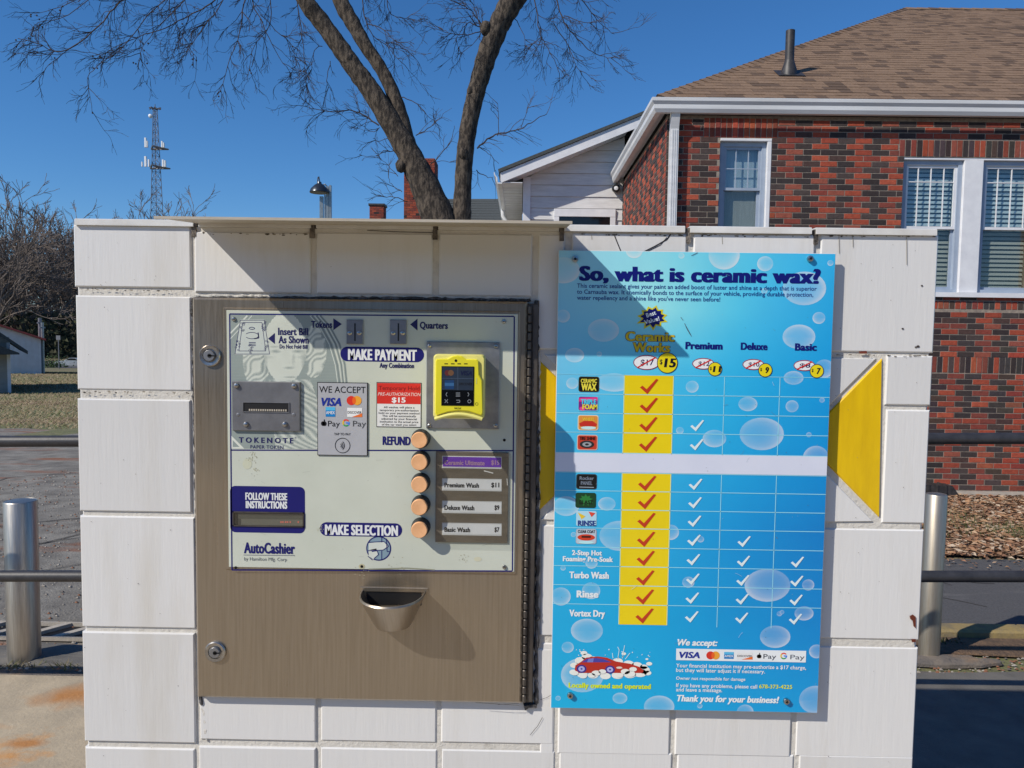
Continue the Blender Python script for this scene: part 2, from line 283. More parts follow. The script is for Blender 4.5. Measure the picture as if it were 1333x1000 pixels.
# ------------------------------------------------------------------ flat print
_tc = {}
def glyphs(s, bold=0, space=1.0):
    k = (s, bold, space)
    if k in _tc: return _tc[k]
    cu = bpy.data.curves.new('t', 'FONT'); cu.body = s; cu.size = 1; cu.offset = bold; cu.space_character = space+bold; cu.resolution_u = 3
    ob = bpy.data.objects.new('t', cu); COL.objects.link(ob); dg = bpy.context.evaluated_depsgraph_get()
    me = ob.evaluated_get(dg).to_mesh()
    vs = [tuple(v.co[:2]) for v in me.vertices]; fs = [tuple(p.vertices) for p in me.polygons]
    ob.evaluated_get(dg).to_mesh_clear(); bpy.data.objects.remove(ob); bpy.data.curves.remove(cu)
    _tc[k] = (vs, fs); return _tc[k]
_h = glyphs('H')[0]; CAPH = max(v[1] for v in _h)
class Print:
    def __init__(s, y, gain=1.0): s.y = y; s.mb = MB(); s.g = gain; s.bg = None; s.clip = None
    def _c(s, c): return tuple(min(.86, v*s.g) for v in lin(c))
    def raw(s, pts, fs, col, lvl, cols=None):
        y = s.y-.00012*lvl-.0001
        if s.clip: x0, x1, z0, z1 = s.clip; pts = [(min(max(p[0], x0), x1), min(max(p[1], z0), z1)) for p in pts]
        n = len(s.mb.v)
        s.mb.v += [(p[0], y, p[1]) for p in pts]; s.mb.c += cols or [s._c(col)]*len(pts)
        for f in fs:
            a = sum(pts[f[i]][0]*pts[f[(i+1) % len(f)]][1]-pts[f[(i+1) % len(f)]][0]*pts[f[i]][1] for i in range(len(f)))
            s.mb.f.append([n+i for i in (f if a > 0 else f[::-1])])
    def poly(s, px, col, lvl=1):
        w_ = [wp(p[0], p[1], s.y) for p in px]; s.raw([(q.x, q.z) for q in w_], [list(range(len(px)))], col, lvl)
    def rect(s, x0, y0, x1, y1, col, lvl=1):
        a, b, c, d = rpx(x0, y0, x1, y1, s.y); s.raw([(a, c), (b, c), (b, d), (a, d)], [[0, 1, 2, 3]], col, lvl)
    def rrect(s, x0, y0, x1, y1, r, col, lvl=1):
        a, b, c, d = rpx(x0, y0, x1, y1, s.y); r *= kk(x0, y0, s.y); P = []
        for cx, cz, t0 in ((b-r, c+r, -90), (b-r, d-r, 0), (a+r, d-r, 90), (a+r, c+r, 180)):
            P += [(cx+r*math.cos(math.radians(t0+i*15)), cz+r*math.sin(math.radians(t0+i*15))) for i in range(7)]
        s.raw(P, [list(range(len(P)))], col, lvl)
    def ell(s, cx, cy, rx, ry, col, lvl=1, n=28, a0=0, a1=360):
        c = wp(cx, cy, s.y); k = kk(cx, cy, s.y); full = a1-a0 >= 360
        P = [(c.x+rx*k*math.cos(math.radians(a0+(a1-a0)*i/n)), c.z+ry*k*math.sin(math.radians(a0+(a1-a0)*i/n))) for i in range(n if full else n+1)]
        s.raw(P, [list(range(len(P)))], col, lvl)
    def ring(s, cx, cy, rx, ry, wdt, col, lvl=1, n=28, a0=0, a1=360):
        c = wp(cx, cy, s.y); k = kk(cx, cy, s.y); P = []; fs = []
        for i in range(n+1):
            a = math.radians(a0+(a1-a0)*i/n)
            for q in (0, wdt): P.append((c.x+(rx-q)*k*math.cos(a), c.z+(ry-q)*k*math.sin(a)))
            if i < n: fs.append([2*i, 2*i+2, 2*i+3, 2*i+1])
        s.raw(P, fs, col, lvl)
    def line(s, px, wdt, col, lvl=1):
        for a, b in zip(px[:-1], px[1:]):
            A, B = wp(*a, s.y), wp(*b, s.y); d = Vector((B.x-A.x, B.z-A.z)); 
            if d.length < 1e-7: continue
            nrm = Vector((-d.y, d.x)).normalized()*wdt/2*kk(*a, s.y)
            s.raw([(A.x-nrm.x, A.z-nrm.y), (B.x-nrm.x, B.z-nrm.y), (B.x+nrm.x, B.z+nrm.y), (A.x+nrm.x, A.z+nrm.y)], [[0, 1, 2, 3]], col, lvl)
    def text(s, t, x0, x1, yb, cap, col, bold=0.0, lvl=2, shear=0, rot=0, space=1.0):
        ds = bold*.9 if bold > .02 else 0; ob_ = min(bold, .018)
        vs, fs = glyphs(t, ob_, space+(ds*1.1 if ds else 0)); mx, Mx = min(v[0] for v in vs), max(v[0] for v in vs)
        k = kk(x0, yb, s.y); o = wp(x0, yb, s.y); sx = (x1-x0)*k/(Mx-mx+2*ds); sy = cap*k/CAPH; cr, sr = math.cos(rot), math.sin(rot)
        for q_, dx in enumerate((0, ds, 2*ds) if ds else (0,)):
            P = []
            for a, b in vs:
                u, v = (a-mx+dx)*sx+shear*b*sy, b*sy; P.append((o.x+u*cr-v*sr, o.z+u*sr+v*cr))
            s.raw(P, fs, col, lvl+q_*.3)
    def bubble(s, cx, cy, r, ry=None, str_=1.0, lvl=.5):
        ry = ry or r*.93; c = wp(cx, cy, s.y); k = kk(cx, cy, s.y); P = []; C = []; fs = []; n = 28
        rings = [0, .45, .75, .9, .97, 1.0]; al = [.16, .17, .26, .40, .46, .30]
        ang = random.uniform(0, 6.28)
        for j, q in enumerate(rings):
            for i in range(n):
                a = 2*math.pi*i/n; p = (c.x+rings[j]*r*k*math.cos(a), c.z+rings[j]*ry*k*math.sin(a)); P.append(p)
                al_ = min(.9, al[j]*str_*(1+.45*math.cos(a-ang)*q + (.35 if math.sin(a) < -.1 and q > .4 else 0)))
                if s.clip: p = (min(max(p[0], s.clip[0]), s.clip[1]), min(max(p[1], s.clip[2]), s.clip[3]))
                b = s.bg(p); C.append(tuple(x*(1-al_)+.80*al_ for x in b))
        for j in range(len(rings)-1):
            for i in range(n): fs.append([j*n+i, j*n+(i+1) % n, (j+1)*n+(i+1) % n, (j+1)*n+i])
        s.raw(P, fs, None, lvl, cols=C)
    def build(s, name, par, m='print', **kw): return s.mb.build(name, X[m], par, cols=True, **kw)

# ------------------------------------------------------------------ terrain
GP = [(-80, 0), (4.5, 0), (9.3, -.14), (17, -.40), (30, -.9), (50, -1.3), (96, -3.1), (150, -1.7), (400, -1.9), (6000, -1.9)]
def gd(d):
    for (a, za), (b, zb) in zip(GP[:-1], GP[1:]):
        if d <= b: return za+(zb-za)*(d-a)/(b-a)
    return -1.9
def gz(y): return gd(y+D)
def sheet(name, x0, x1, d0, d1, dz, m, nx=1, edge=0, kind='structure', rows=None):
    ds = sorted(set([d0, d1]+[d for d, _ in GP if d0 < d < d1]+(list(np.linspace(d0, d1, rows)) if rows else [])))
    b = MB(); xs = np.linspace(x0, x1, nx+1)
    for j, d in enumerate(ds):
        for i, x in enumerate(xs):
            ex = random.uniform(-edge, edge) if edge and (i in (0, nx)) else 0; ey = random.uniform(-edge, edge) if edge and (j in (0, len(ds)-1)) else 0
            b.v.append((x+ex, d+ey-D, gd(d)+dz)); b.c.append((1, 1, 1))
    w_ = nx+1
    b.f = [[j*w_+i, j*w_+i+1, (j+1)*w_+i+1, (j+1)*w_+i] for j in range(len(ds)-1) for i in range(nx)]
    o = b.build(name, X[m]); o['kind'] = kind; return o
sheet('ground', -3000, 3000, -80, 5990, 0, 'ground', 2)
sheet('asphalt_lot', -40, 1.2, 3.3, 15.5, .004, 'asph', 40, .25)
sheet('old_pavement', -40, 40, -60, 3.9, .008, 'sandy', 30, .12)
sheet('concrete_pad', -16, .9, -14, 3.62, .012, 'conc', 20, .012)
sheet('smooth_pavement', .95, 14, 1.9, 3.83, .016, 'newasph', 24, .05)
sheet('concrete_apron', .9, 14, -14, 1.9, .012, 'conc', 10, .0)
sheet('driveway', 1.25, 30, 4.42, 6.12, .008, 'road', 30, .03)
sheet('leaf_bed', 1.3, 22, 6.12, 9.0, .012, 'bed', 20, .06)
sheet('foundation_strip', 1.3, 22, 8.92, 9.6, .03, 'strip', 20, .03)
sheet('street', -200, 60, 88, 108, .01, 'road', 2)
# ------------------------------------------------------------------ kiosk wall
TOPL = wp(95, 292, 0); TOPR = wp(1221, 303, 0)
KX0, KX1 = wp(103, 640, 0).x, wp(1206, 640, 0).x
KTOP = .5*(wp(400, 302, 0).z+wp(900, 305, 0).z)
KD = 1.04
kiosk = root('payment_kiosk', ((KX0+KX1)/2, KD/2, 0), 'white tiled block wall holding the payment machine and the blue sign', 'kiosk')
MB().box((KX0+.006, .003, -.2), (KX1-.006, KD-.008, KTOP-.002)).build('mortar_core', X['mortar'], kiosk)
TF = 0.0   # tile face plane
def tile(x0, y0, x1, y1, m='tile', name='white_tile', jit=.0012):
    a, b, c, d = rpx(x0, y0, x1, y1, 0)
    a = KX0 if x0 < 112 else a; b = KX1 if x1 > 1186 else b
    j = random.uniform(-jit, jit)
    return MB().cbox(a, b, max(c, -.05), d, TF+j, .012, .0022).build(name, X[m], kiosk)
# left column
for (y0, y1) in ((294, 374), (386, 508), (520, 667), (672, 818.5), (822, 968), (972, 1118), (1122, 1270), (1274, 1430), (1434, 1590), (1594, 1750)):
    tile(100, y0, 248.5 if y0 < 600 else 254, y1)
# top row over machine and sign
for (x0, x1, y0, y1) in ((253.5, 404, 303, 381), (412, 563, 304, 383), (571.5, 692.5, 305, 385.5), (700.5, 734, 306, 455), (743, 892, 305, 458), (901, 1058, 306, 459), (1066, 1221, 306, 459)):
    tile(x0, y0, x1, y1)
# yellow bow tie and the cut tiles round it
def ptile(pts, m, name):
    w_ = [wp(x, y, 0) for x, y in pts]; P = [(q.x, q.z) for q in w_]
    P = [(min(q[0], KX1) if q[0] > KX1-.012 else q[0], q[1]) for q in P]
    a = sum(P[i][0]*P[(i+1) % len(P)][1]-P[(i+1) % len(P)][0]*P[i][1] for i in range(len(P)))
    if a < 0: P = P[::-1]
    MB().prism(P, 0, .012, .0022).build(name, X[m], kiosk)
ptile([(701, 468), (803, 567), (700, 667)], 'ytile', 'yellow_tile')
ptile([(1148.5, 467), (1045, 572), (1145, 674)], 'ytile', 'yellow_tile')
ptile([(709, 462), (876, 463), (876, 567), (811, 567)], 'tile', 'white_tile')
ptile([(704, 677), (811, 571), (872, 571), (872, 681)], 'tile', 'white_tile')
ptile([(1141, 467), (1037, 572), (882, 568), (882, 463)], 'tile', 'white_tile')
ptile([(880, 574), (1038, 578), (1137, 679), (878, 682)], 'tile', 'white_tile')
tile(1153, 463, 1210, 528); tile(1151, 533, 1209, 683)
# rows below
for r0, r1 in ((683, 830), (836, 985)):
    for x0, x1 in ((704, 722), (727, 873), (880, 1031), (1038, 1198)): tile(x0, r0+(x0-722)*.014, x1, r1+(x0-722)*.014)
for r0, r1 in ((840, 968), (973, 1118), (1123, 1270), (1275, 1430), (1434, 1590), (1594, 1750)):
    for x0, x1 in ((260, 411), (417.5, 568), (574.5, 721), (727, 873), (880, 1031), (1038, 1198)):
        if r0 == 840 and x0 > 700: continue
        dy = (x0-420)*.0145; tile(x0, r0+dy, x1, r1+dy)
# tiles of the two ends
for side, xs in ((-1, KX0), (1, KX1)):
    z = KTOP
    while z > 0:
        for k in range(4):
            a, b = .012+k*.256, .012+k*.256+.248
            me = MB(); x_o = xs + side*.001
            me.box((min(x_o, xs-side*.009), a, max(z-.19, 0)), (max(x_o, xs-side*.009), b, z-.004)); me.build('white_tile', X['tile'], kiosk)
        z -= .197
# cap pieces and the sheet-metal awning
zc = KTOP
for i, (x0, x1) in enumerate(((94, 249), (256, 403), (410, 563), (570, 728), (735, 893), (900, 1059), (1065, 1223))):
    a = wp(x0, 296, -.012).x; b = wp(x1, 296, -.012).x
    MB().extr([(-.006, zc+.006), (-.0055, zc+.0135), (-.003, zc+.015), (.19, zc+.015), (.19, zc+.004), (-.006, zc+.004)][::-1], 'x', a, b).build('cap_tile', X['cap'], kiosk)
MB().box((KX0+.004, .0015, KTOP-.0045), (KX1-.004, .18, KTOP+.0038)).build('cap_bed', X['mortar'], kiosk)
MB().box((KX0+.006, .192, KTOP-.004), (KX1-.006, KD-.01, KTOP+.012)).build('kiosk_top', X['conc' if False else 'strip'], kiosk)
AX0, AX1 = wp(258, 297, 0).x, wp(737, 301, 0).x
AZ = wp(480, 286.5, -.156).z
aw = MB(); aw.extr([(.12, zc+.022), (-.156, AZ+.002), (-.156, AZ-.002), (-.1535, AZ-.002), (-.1535, AZ), (.12, zc+.020)], 'x', AX0, AX1)
aw.build('metal_awning', X['cream'], kiosk)
# dark open joints in the cap line, cracks and chips
for x in (252.5, 406.5, 566.5, 731.5, 896.5, 1062): 
    a = wp(x, 298, 0).x; MB().box((a-.0038, -.002, zc-.012), (a+.0038, .1, zc+.012)).build('open_cap_joint', X['dirt'], kiosk)
ck = Print(-.0013)
for pts, w_ in (([(800, 307), (806, 322), (811, 334)], 1.3), ([(873, 305), (868, 312), (852, 321), (832, 331)], 1.6), ([(868, 309), (860, 319), (838, 330)], .8), ([(1058, 304), (1082, 306), (1100, 304)], 1.5), ([(703, 911), (712, 908), (717, 905)], .5), ([(690, 957), (700, 945), (706, 934)], .6), ([(478, 300), (520, 302), (566, 303)], .9)):
    ck.line(pts, w_, (45, 40, 38), 1)
for x, y, r in ((1175, 428, 1.6), (1195, 451, 2.2), (1200, 372, 1.5), (180, 760, .8), (136, 400, .7), (1192, 452, 1.5), (232, 893, .7), (1077, 888, .6), (222, 690, .7)):
    ck.ell(x, y, r, r*.7, (70, 60, 55), 1, 8)
ck.poly([(1184, 802), (1188, 800), (1192, 803), (1192, 818), (1189, 815), (1188, 808), (1185, 806)], (105, 50, 35), 1)
ck.poly([(1186, 832), (1192, 832), (1192, 836), (1187, 836)], (105, 50, 35), 1)
ck.poly([(1118, 457.5), (1128, 457), (1129, 460.5), (1119, 460.5)], (120, 60, 45), 1)
random.seed(42)
for i in range(90):
    x, y = random.choice((random.uniform(103, 245), random.uniform(1070, 1195), random.uniform(260, 1180))), random.uniform(300, 995)
    if 250 < x < 1078 and 384 < y < 925: continue
    ck.ell(x, y, random.uniform(.25, .8), random.uniform(.2, .6), random.choice(((120, 112, 100), (85, 78, 70), (150, 142, 130))), 1, 6)
for (x0, x1, y) in ((110, 250, 375.5), (104, 246, 509), (260, 400, 302.5), (745, 890, 304), (905, 1055, 305), (1070, 1218, 305.5), (1085, 1205, 461)):
    for j in range(22):
        x = random.uniform(x0, x1); ck.ell(x, y+(x-x0)*.012+random.uniform(0, 2.5), random.uniform(.6, 2.6), random.uniform(.3, 1), random.choice(((110, 100, 86), (70, 62, 54), (140, 130, 115))), 1, 7)
for (x, y0, y1) in ((1092, 306, 330), (1110, 306, 322), (1180, 306, 345), (940, 308, 318), (770, 306, 312)):
    ck.line([(x, y0), (x+.5, y1)], 1.0, (168, 162, 150), .8)
ck.build('cracks', kiosk, kind='stuff')
# rough sealant round the machine
sea = MB(); random.seed(3)
def rough_line(mb, pts, wdt, y, dep):
    for (x0, y0), (x1, y1) in zip(pts[:-1], pts[1:]):
        n = max(2, int(math.hypot(x1-x0, y1-y0)/5)); prev = None
        P = [wp(x0+(x1-x0)*i/n+random.uniform(-.9, .9), y0+(y1-y0)*i/n+random.uniform(-.9, .9), y) for i in range(n+1)]
        mb.tube(P, [wdt*random.uniform(.55, 1.3) for _ in P], 6)
rough_line(sea, [(250, 388), (254, 560), (258, 740), (262, 918)], .0034, -.001, 0)
rough_line(sea, [(252, 388), (470, 388), (690, 391)], .0026, -.001, 0)
rough_line(sea, [(699, 392), (700, 650), (698, 915)], .0036, -.002, 0)
rough_line(sea, [(683, 919), (699, 918)], .006, -.002, 0)
sea.build('sealant_bead', X['sealant'], kiosk, kind='stuff')
se2 = MB(); rough_line(se2, [(264, 922), (268, 940), (269, 965)], .003, .002, 0); rough_line(se2, [(256, 385), (470, 385.5), (690, 388)], .003, .004, 0)
rough_line(se2, [(702, 460), (702, 600), (701, 680)], .002, 0, 0)
se2.build('mortar_smear', X['mortar'], kiosk, kind='stuff')
# grout that stands in the wide joints under the first course
# ------------------------------------------------------------------ payment machine
DP = -.016   # door face
mc = root('payment_machine', (wp(466, 655, 0).x, 0, wp(466, 919, 0).z), 'stainless steel car wash payment machine with cream faceplate, yellow card reader and coin cup', 'payment machine')
bx = rpx(256, 394, 697, 918, -.007)
MB().cbox(*bx, -.007, .02, .002).build('frame', X['frame'], mc)
door = MB().cbox(*rpx(252.5, 392, 682, 919, DP), DP, -.0072, .0035).build('door', X['steel'], mc)
hg = MB()
hx = wp(686, 655, -.012).x; z0, z1 = wp(686, 914, -.012).z, wp(686, 397, -.012).z
n = 46
for i in range(n):
    a = z0+(z1-z0)*i/n; b = a+(z1-z0)/n*.86
    hg.lathe((hx, -.0125, a), [(.0028, 0), (.0036, .001), (.0036, b-a-.001), (.0028, b-a)], 8)
hg.build('hinge', X['frame'], mc)
MB().box((hx+.006, -.011, z0), (hx+.0135, -.0072, z1)).build('hinge_strip', X['frame'], mc)
def screw(par, x, y, yf, r=3.2, name='screw', slot=True, m='screw', h=.0022):
    c = wp(x, y, yf); k = kk(x, y, yf); R_ = r*k; mb = MB()
    mb.lathe((c.x, yf, c.z), [(R_, 0), (R_, -h*.4), (R_*.75, -h*.85), (R_*.3, -h)], 16, 'y')
    o = mb.build(name, X[m], par, smooth=True)
    if slot and r > 2: MB().box((c.x-R_*.6, yf-h-.0002, c.z-R_*.1), (c.x+R_*.6, yf-h+.0003, c.z+R_*.1)).build('slot', X['black'], o)
    return o
for (x, y, ang) in ((274, 463, .3), (281, 848, -.5)):
    c = wp(x, y, DP); lk = MB().lathe((c.x, DP, c.z), [(.0178, 0), (.0178, -.0035), (.0165, -.005), (.0118, -.0045), (.0112, -.0025)], 36, 'y').build('lock', X['screw'], mc, smooth=True)
    MB().lathe((c.x, DP, c.z), [(.0095, -.0012), (.0095, -.0062), (.0085, -.0075)], 28, 'y').build('lock_cylinder', X['zinc'], lk, smooth=True)
    q = MB(); s_, c_ = math.sin(ang), math.cos(ang)
    q.box((c.x-.0012, DP-.0079, c.z-.001), (c.x+.0105, DP-.007, c.z+.0012)); q.lathe((c.x+.0012, DP-.0079, c.z), [(.0035, 0), (.0035, .0008)], 12, 'y')
    q.build('keyhole', X['black'], lk)
# faceplate
PF = DP-.004
MB().cbox(*rpx(291.5, 404, 674, 747.5, DP-.0028), DP-.0028, DP+.001, .0015).build('faceplate_rim', X['steel'], mc)
fp = MB().cbox(*rpx(296, 407.5, 671.5, 744, PF), PF, DP-.0027, .0006).build('faceplate', X['plate'], mc)
NAVY = (24, 24, 98); INK = (32, 32, 84)
p = Print(PF, 1.15)
for a in (((299, 408.8), (669, 412)), ((299, 408.8), (302, 742)), ((669.5, 412), (667, 743)), ((302, 742), (667, 743.5)), ((300, 586), (668, 586.8))): p.line(a, 1.7, NAVY, 1)
# paper-note artwork: a grey field with arcs and a generic engraved head
F1 = [(299.5, 410), (404, 410.5), (418, 426), (430, 448), (438, 475), (442, 505), (443, 540), (441, 568), (436, 584.5), (300.5, 584)]
p.poly(F1, (138, 148, 143), .5)
for k, off in enumerate((0, 6, 11)):
    pts = [(406+off, 411), (419+off, 426), (431+off, 448), (439+off*.9, 475), (443+off*.8, 505), (444+off*.7, 540), (442+off*.6, 567), (437+off*.5, 584)]
    p.line(pts, 3.2 if k == 0 else 2.6, (138, 148, 143), .55)
    p.line([(a-2.6, b) for a, b in pts], .9, (205, 210, 198), .7); p.line(pts, .5, (95, 105, 105), .8)
p.line([(300, 434), (322, 411)], 2, (200, 205, 195), .7); p.line([(300, 441), (328, 411)], 1, (200, 205, 195), .7)
p.poly([(300, 566), (300, 584), (318, 584)], (205, 208, 196), .8); p.poly([(303, 573), (303, 582), (312, 582)], (138, 148, 143), .9)
p.poly([(424, 584), (437, 584), (442, 568), (432, 576)], (205, 208, 196), .8)
p.line([(411, 584), (428, 570), (441, 556)], 1.2, (205, 208, 196), .8)
random.seed(11)
face = (199, 204, 192); shd = (128, 138, 134)
def pale(x, y):
    v = 0.0
    if ((x-371)/28)**2+((y-453)/46)**2 < 1 and y < 497: v = .96
    hl = ((x-334)/18)**2+((y-466)/40)**2; hr = ((x-408)/17)**2+((y-458)/34)**2
    if v == 0 and (hl < 1 or hr < 1): v = .62+.5*math.sin(.55*x+.5*y+2.4*math.sin(.23*y)+1.7*math.sin(.31*x))
    if v == 0 and y > 494 and 350+(y-494)*.1 < x < 404+(y-494)*.35: v = .45+.4*math.sin(.5*x-.8*y+2*math.sin(.2*y))
    for (cx, cy, sx_, sy_, am) in ((359, 457.5, 6, 2.0, .9), (388, 457.5, 6, 2.0, .9), (357, 451.5, 8, 1.3, .6), (390, 451.5, 8, 1.3, .6), (382, 468, 2.4, 8, .45), (376, 479, 6.5, 1.8, .8), (378, 491, 9, 1.1, .9), (378, 495.5, 6, 1.2, .4), (397, 474, 4.5, 16, .75), (345, 476, 3.5, 16, .6), (352, 465, 7, 2, .3), (390, 465, 6, 2, .3), (371, 411, 20, 2, .3), (366, 432, 12, 1, .2)):
        v -= am*math.exp(-((x-cx)/sx_)**2-((y-cy)/sy_)**2)
    return v
st_ = 1.25
for iy in range(int(174/st_)):
    for ix in range(int(145/st_)):
        x, y = 301+ix*st_+(st_/2 if iy % 2 else 0), 411+iy*st_
        if x > 436 or (x > 418 and y < 440): continue
        v = pale(x, y)+random.uniform(-.08, .08)
        if v > .08:
            r_ = .5*st_*min(1.04, .35+.75*v); c_ = wp(x, y, PF); k_ = kk(600, 500, PF); dx = r_*k_
            p.raw([(c_.x-dx, c_.z-dx), (c_.x+dx, c_.z-dx), (c_.x+dx, c_.z+dx), (c_.x-dx, c_.z+dx)], [[0, 1, 2, 3]], face, .9)
for i in range(30): p.line([(301, 460+i*4.1), (436, 461.5+i*4.1)], .22, (150, 160, 154), .6)
# ticket pictogram
p.poly([(313, 416), (344, 416), (352, 462), (306, 462)], (186, 193, 186), 1.2)
for q in (((313, 417), (344, 417)), ((344, 417), (351, 461)), ((351, 461), (306, 461)), ((306, 461), (313, 417)), ((316, 420), (341, 420)), ((341, 420), (346, 457)), ((346, 457), (311, 457)), ((311, 457), (316, 420))): p.line(q, .7, INK, 1.6)
p.ring(328, 427.5, 4, 1.8, .9, INK, 1.8); p.ring(328, 437, 9, 4.5, .8, INK, 1.8, 24, -150, 150); p.line([(331, 441), (337, 440), (336, 433)], 1.4, INK, 1.8)
for k in range(3): p.line([(324, 446+2*k), (333, 446+2*k)], .9, INK, 1.8)
for i in range(44):
    a = random.choice(((308, 452), (345, 452), (314, 428), (342, 428), (325, 458))); x, y = a[0]+random.uniform(-1, 4), a[1]+random.uniform(-9, 4)
    p.ring(x, y, random.uniform(.9, 1.9), 1.2, .4, INK, 1.7, 8)
p.text('Insert Bill', 362, 401.5, 436, 9, INK, .04); p.text('As Shown', 362.5, 402, 446.6, 9, INK, .04); p.text('Do Not Fold Bill', 364, 400.5, 453.6, 5, INK, .03)
p.poly([(349, 441), (358, 433.5), (358, 448)], INK, 2)
p.text('Tokens', 405, 432.5, 426.5, 8.4, INK, .035); p.poly([(434, 414.5), (445, 422), (434, 430)], INK, 2)
p.text('Quarters', 546.5, 583, 427.6, 8.4, INK, .035); p.poly([(534, 422.5), (543.5, 415), (543.5, 430.5)], INK, 2)
WT = (212, 214, 214)
p.rrect(443, 452, 552, 471, 9.4, NAVY, 1); p.text('MAKE PAYMENT', 453, 542.5, 468.2, 13.6, WT, .06)
p.text('Any Combination', 494, 539, 478.6, 6, INK, .035)
p.text('TOKENOTE', 311, 382, 576, 6.6, INK, .03, space=1.5); p.text('PAPER TOKEN', 326, 369, 584, 4.4, INK, .02, space=1.1)
p.text('®', 383.5, 386, 571, 2, INK)
p.text('REFUND', 498, 534.5, 578.9, 10.6, NAVY, .05)
p.rrect(299.6, 633, 397, 694, 7, NAVY, 1)
p.text('FOLLOW THESE', 319.5, 374, 650.4, 9, WT, .055, lvl=3); p.text('INSTRUCTIONS', 320, 374, 661.3, 9, WT, .055, lvl=3)
p.rrect(416.5, 680.5, 523.5, 698.5, 8.8, NAVY, 1); p.text('MAKE SELECTION', 423, 518, 695.8, 12.8, WT, .06)
p.text('AutoCashier', 317.5, 384, 719.8, 13.5, NAVY, .04); p.line([(317, 722.5), (384, 723.3)], .5, INK, 2)
p.text('by Hamilton Mfg. Corp', 318, 373.5, 729.6, 4.4, (95, 100, 105), 0)
# hand pictogram
p.ell(493, 714, 16.3, 16.3, NAVY, 1, 36); p.ell(493, 714, 14.7, 14.7, (125, 148, 160), 2, 36)
p.poly([(480, 707), (500, 705), (506, 711), (500, 716), (480, 716)], (200, 205, 195), 3); p.poly([(480, 716), (490, 714), (492, 722), (486, 728), (480, 724)], (200, 205, 195), 3)
for q in ([(479, 706), (500, 705), (506, 711), (499, 716), (479, 717)], [(484, 718), (491, 717), (493, 722), (487, 727)], [(497, 698.6), (497, 706)], [(497, 717), (497, 729)], [(503, 701), (504, 718), (507, 718)], [(479, 724), (485, 729)]): p.line(q, 1, NAVY, 4)
for (x, y) in ((656.5, 573), (307, 739), (471, 737.5)): p.ell(x, y, 1.9, 1.9, (14, 13, 12), 3, 14)
p.ell(471, 737.5, 4, 3.5, (178, 172, 140), 1.3); p.ell(622, 728, 5, 3, (192, 190, 165), 1.2); p.ell(322, 604, 6, 7, (188, 190, 168), 1.2); p.line([(480, 741), (530, 739.6), (566, 742)], 1.6, (140, 140, 120), 1.4)
random.seed(14)
for (x, y, r) in ((330, 592, 2.2), (334, 612, 1.6), (325, 598, 1.5), (441, 560, 2), (470, 744, 3), (521, 742, 4), (605, 726, 2), (418, 688, 1.5)):
    for j in range(14): p.ell(x+random.gauss(0, r*1.6), y+random.gauss(0, r*1.8), random.uniform(.3, 1), random.uniform(.3, .9), random.choice(((168, 165, 138), (150, 148, 125), (182, 180, 155))), 1.6+j*.01, 7)
for i in range(60): p.ell(random.uniform(300, 666), random.uniform(412, 742), random.uniform(.2, .5), random.uniform(.2, .4), random.choice(((120, 118, 105), (160, 158, 140))), 1.45, 6)
for i in range(12):
    x, y = random.uniform(310, 640), random.uniform(590, 740); p.line([(x, y), (x+random.uniform(-14, 14), y+random.uniform(-5, 5))], .2, (160, 162, 150), 1.45)
p.build('faceplate_print', mc)
for (x, y) in ((304.5, 415.5), (656, 418.5), (656.5, 738)): screw(mc, x, y, PF, 3, h=.003)
# bill acceptor
BF = PF-.005
ba = MB().cbox(*rpx(302, 497, 390.5, 561.5, BF), BF, PF-.0005, .0012).build('bill_acceptor', X['zdark'], mc)
a = rpx(317, 524.5, 376, 536, BF)
MB().box((a[0], BF-.0004, a[2]), (a[1], BF-.0001, a[3])).build('bill_slot', X['black'], ba)
sm = MB()
for i in range(17): 
    u = a[0]+(a[1]-a[0])*(.12+.85*i/17); sm.box((u, BF-.0008, a[2]+.001), (u+.0024, BF-.0005, a[2]+.0042))
sm.build('slot_teeth', X['cream'], ba)
bz = MB()
for q in ((a[0]-.0012, a[0], a[2]-.0012, a[3]+.0012), (a[1], a[1]+.0012, a[2]-.0012, a[3]+.0012), (a[0], a[1], a[3], a[3]+.0012), (a[0], a[1], a[2]-.0012, a[2])): bz.box((q[0], BF-.0015, q[2]), (q[1], BF-.0001, q[3]))
bz.build('slot_bezel', X['zdark'], ba)
for (x, y) in ((308, 502), (383, 502.5), (320.5, 552.5), (371, 552.5)): screw(ba, x, y, BF, 3.6, 'rivet', slot=False, h=.0045)
for (x, y) in ((310, 540), (382.5, 540)): screw(ba, x, y, BF, 2.4, 'rivet', slot=False, m='zdark', h=.0006)
# coin slots
for x0 in (451, 507.5):
    cp = MB().cbox(*rpx(x0, 416.5, x0+21.5, 448, PF-.0032), PF-.0032, PF-.0004, .0008).build('coin_plate', X['zdark'], mc)
    r_ = rpx(x0+10.2, 421, x0+12, 444, PF-.0034); MB().box((r_[0], PF-.0036, r_[2]), (r_[1], PF-.0033, r_[3])).build('coin_slot', X['black'], cp)
    for dx in (4.3, 16.7): screw(cp, x0+dx, 433.5, PF-.0032, 2.9)
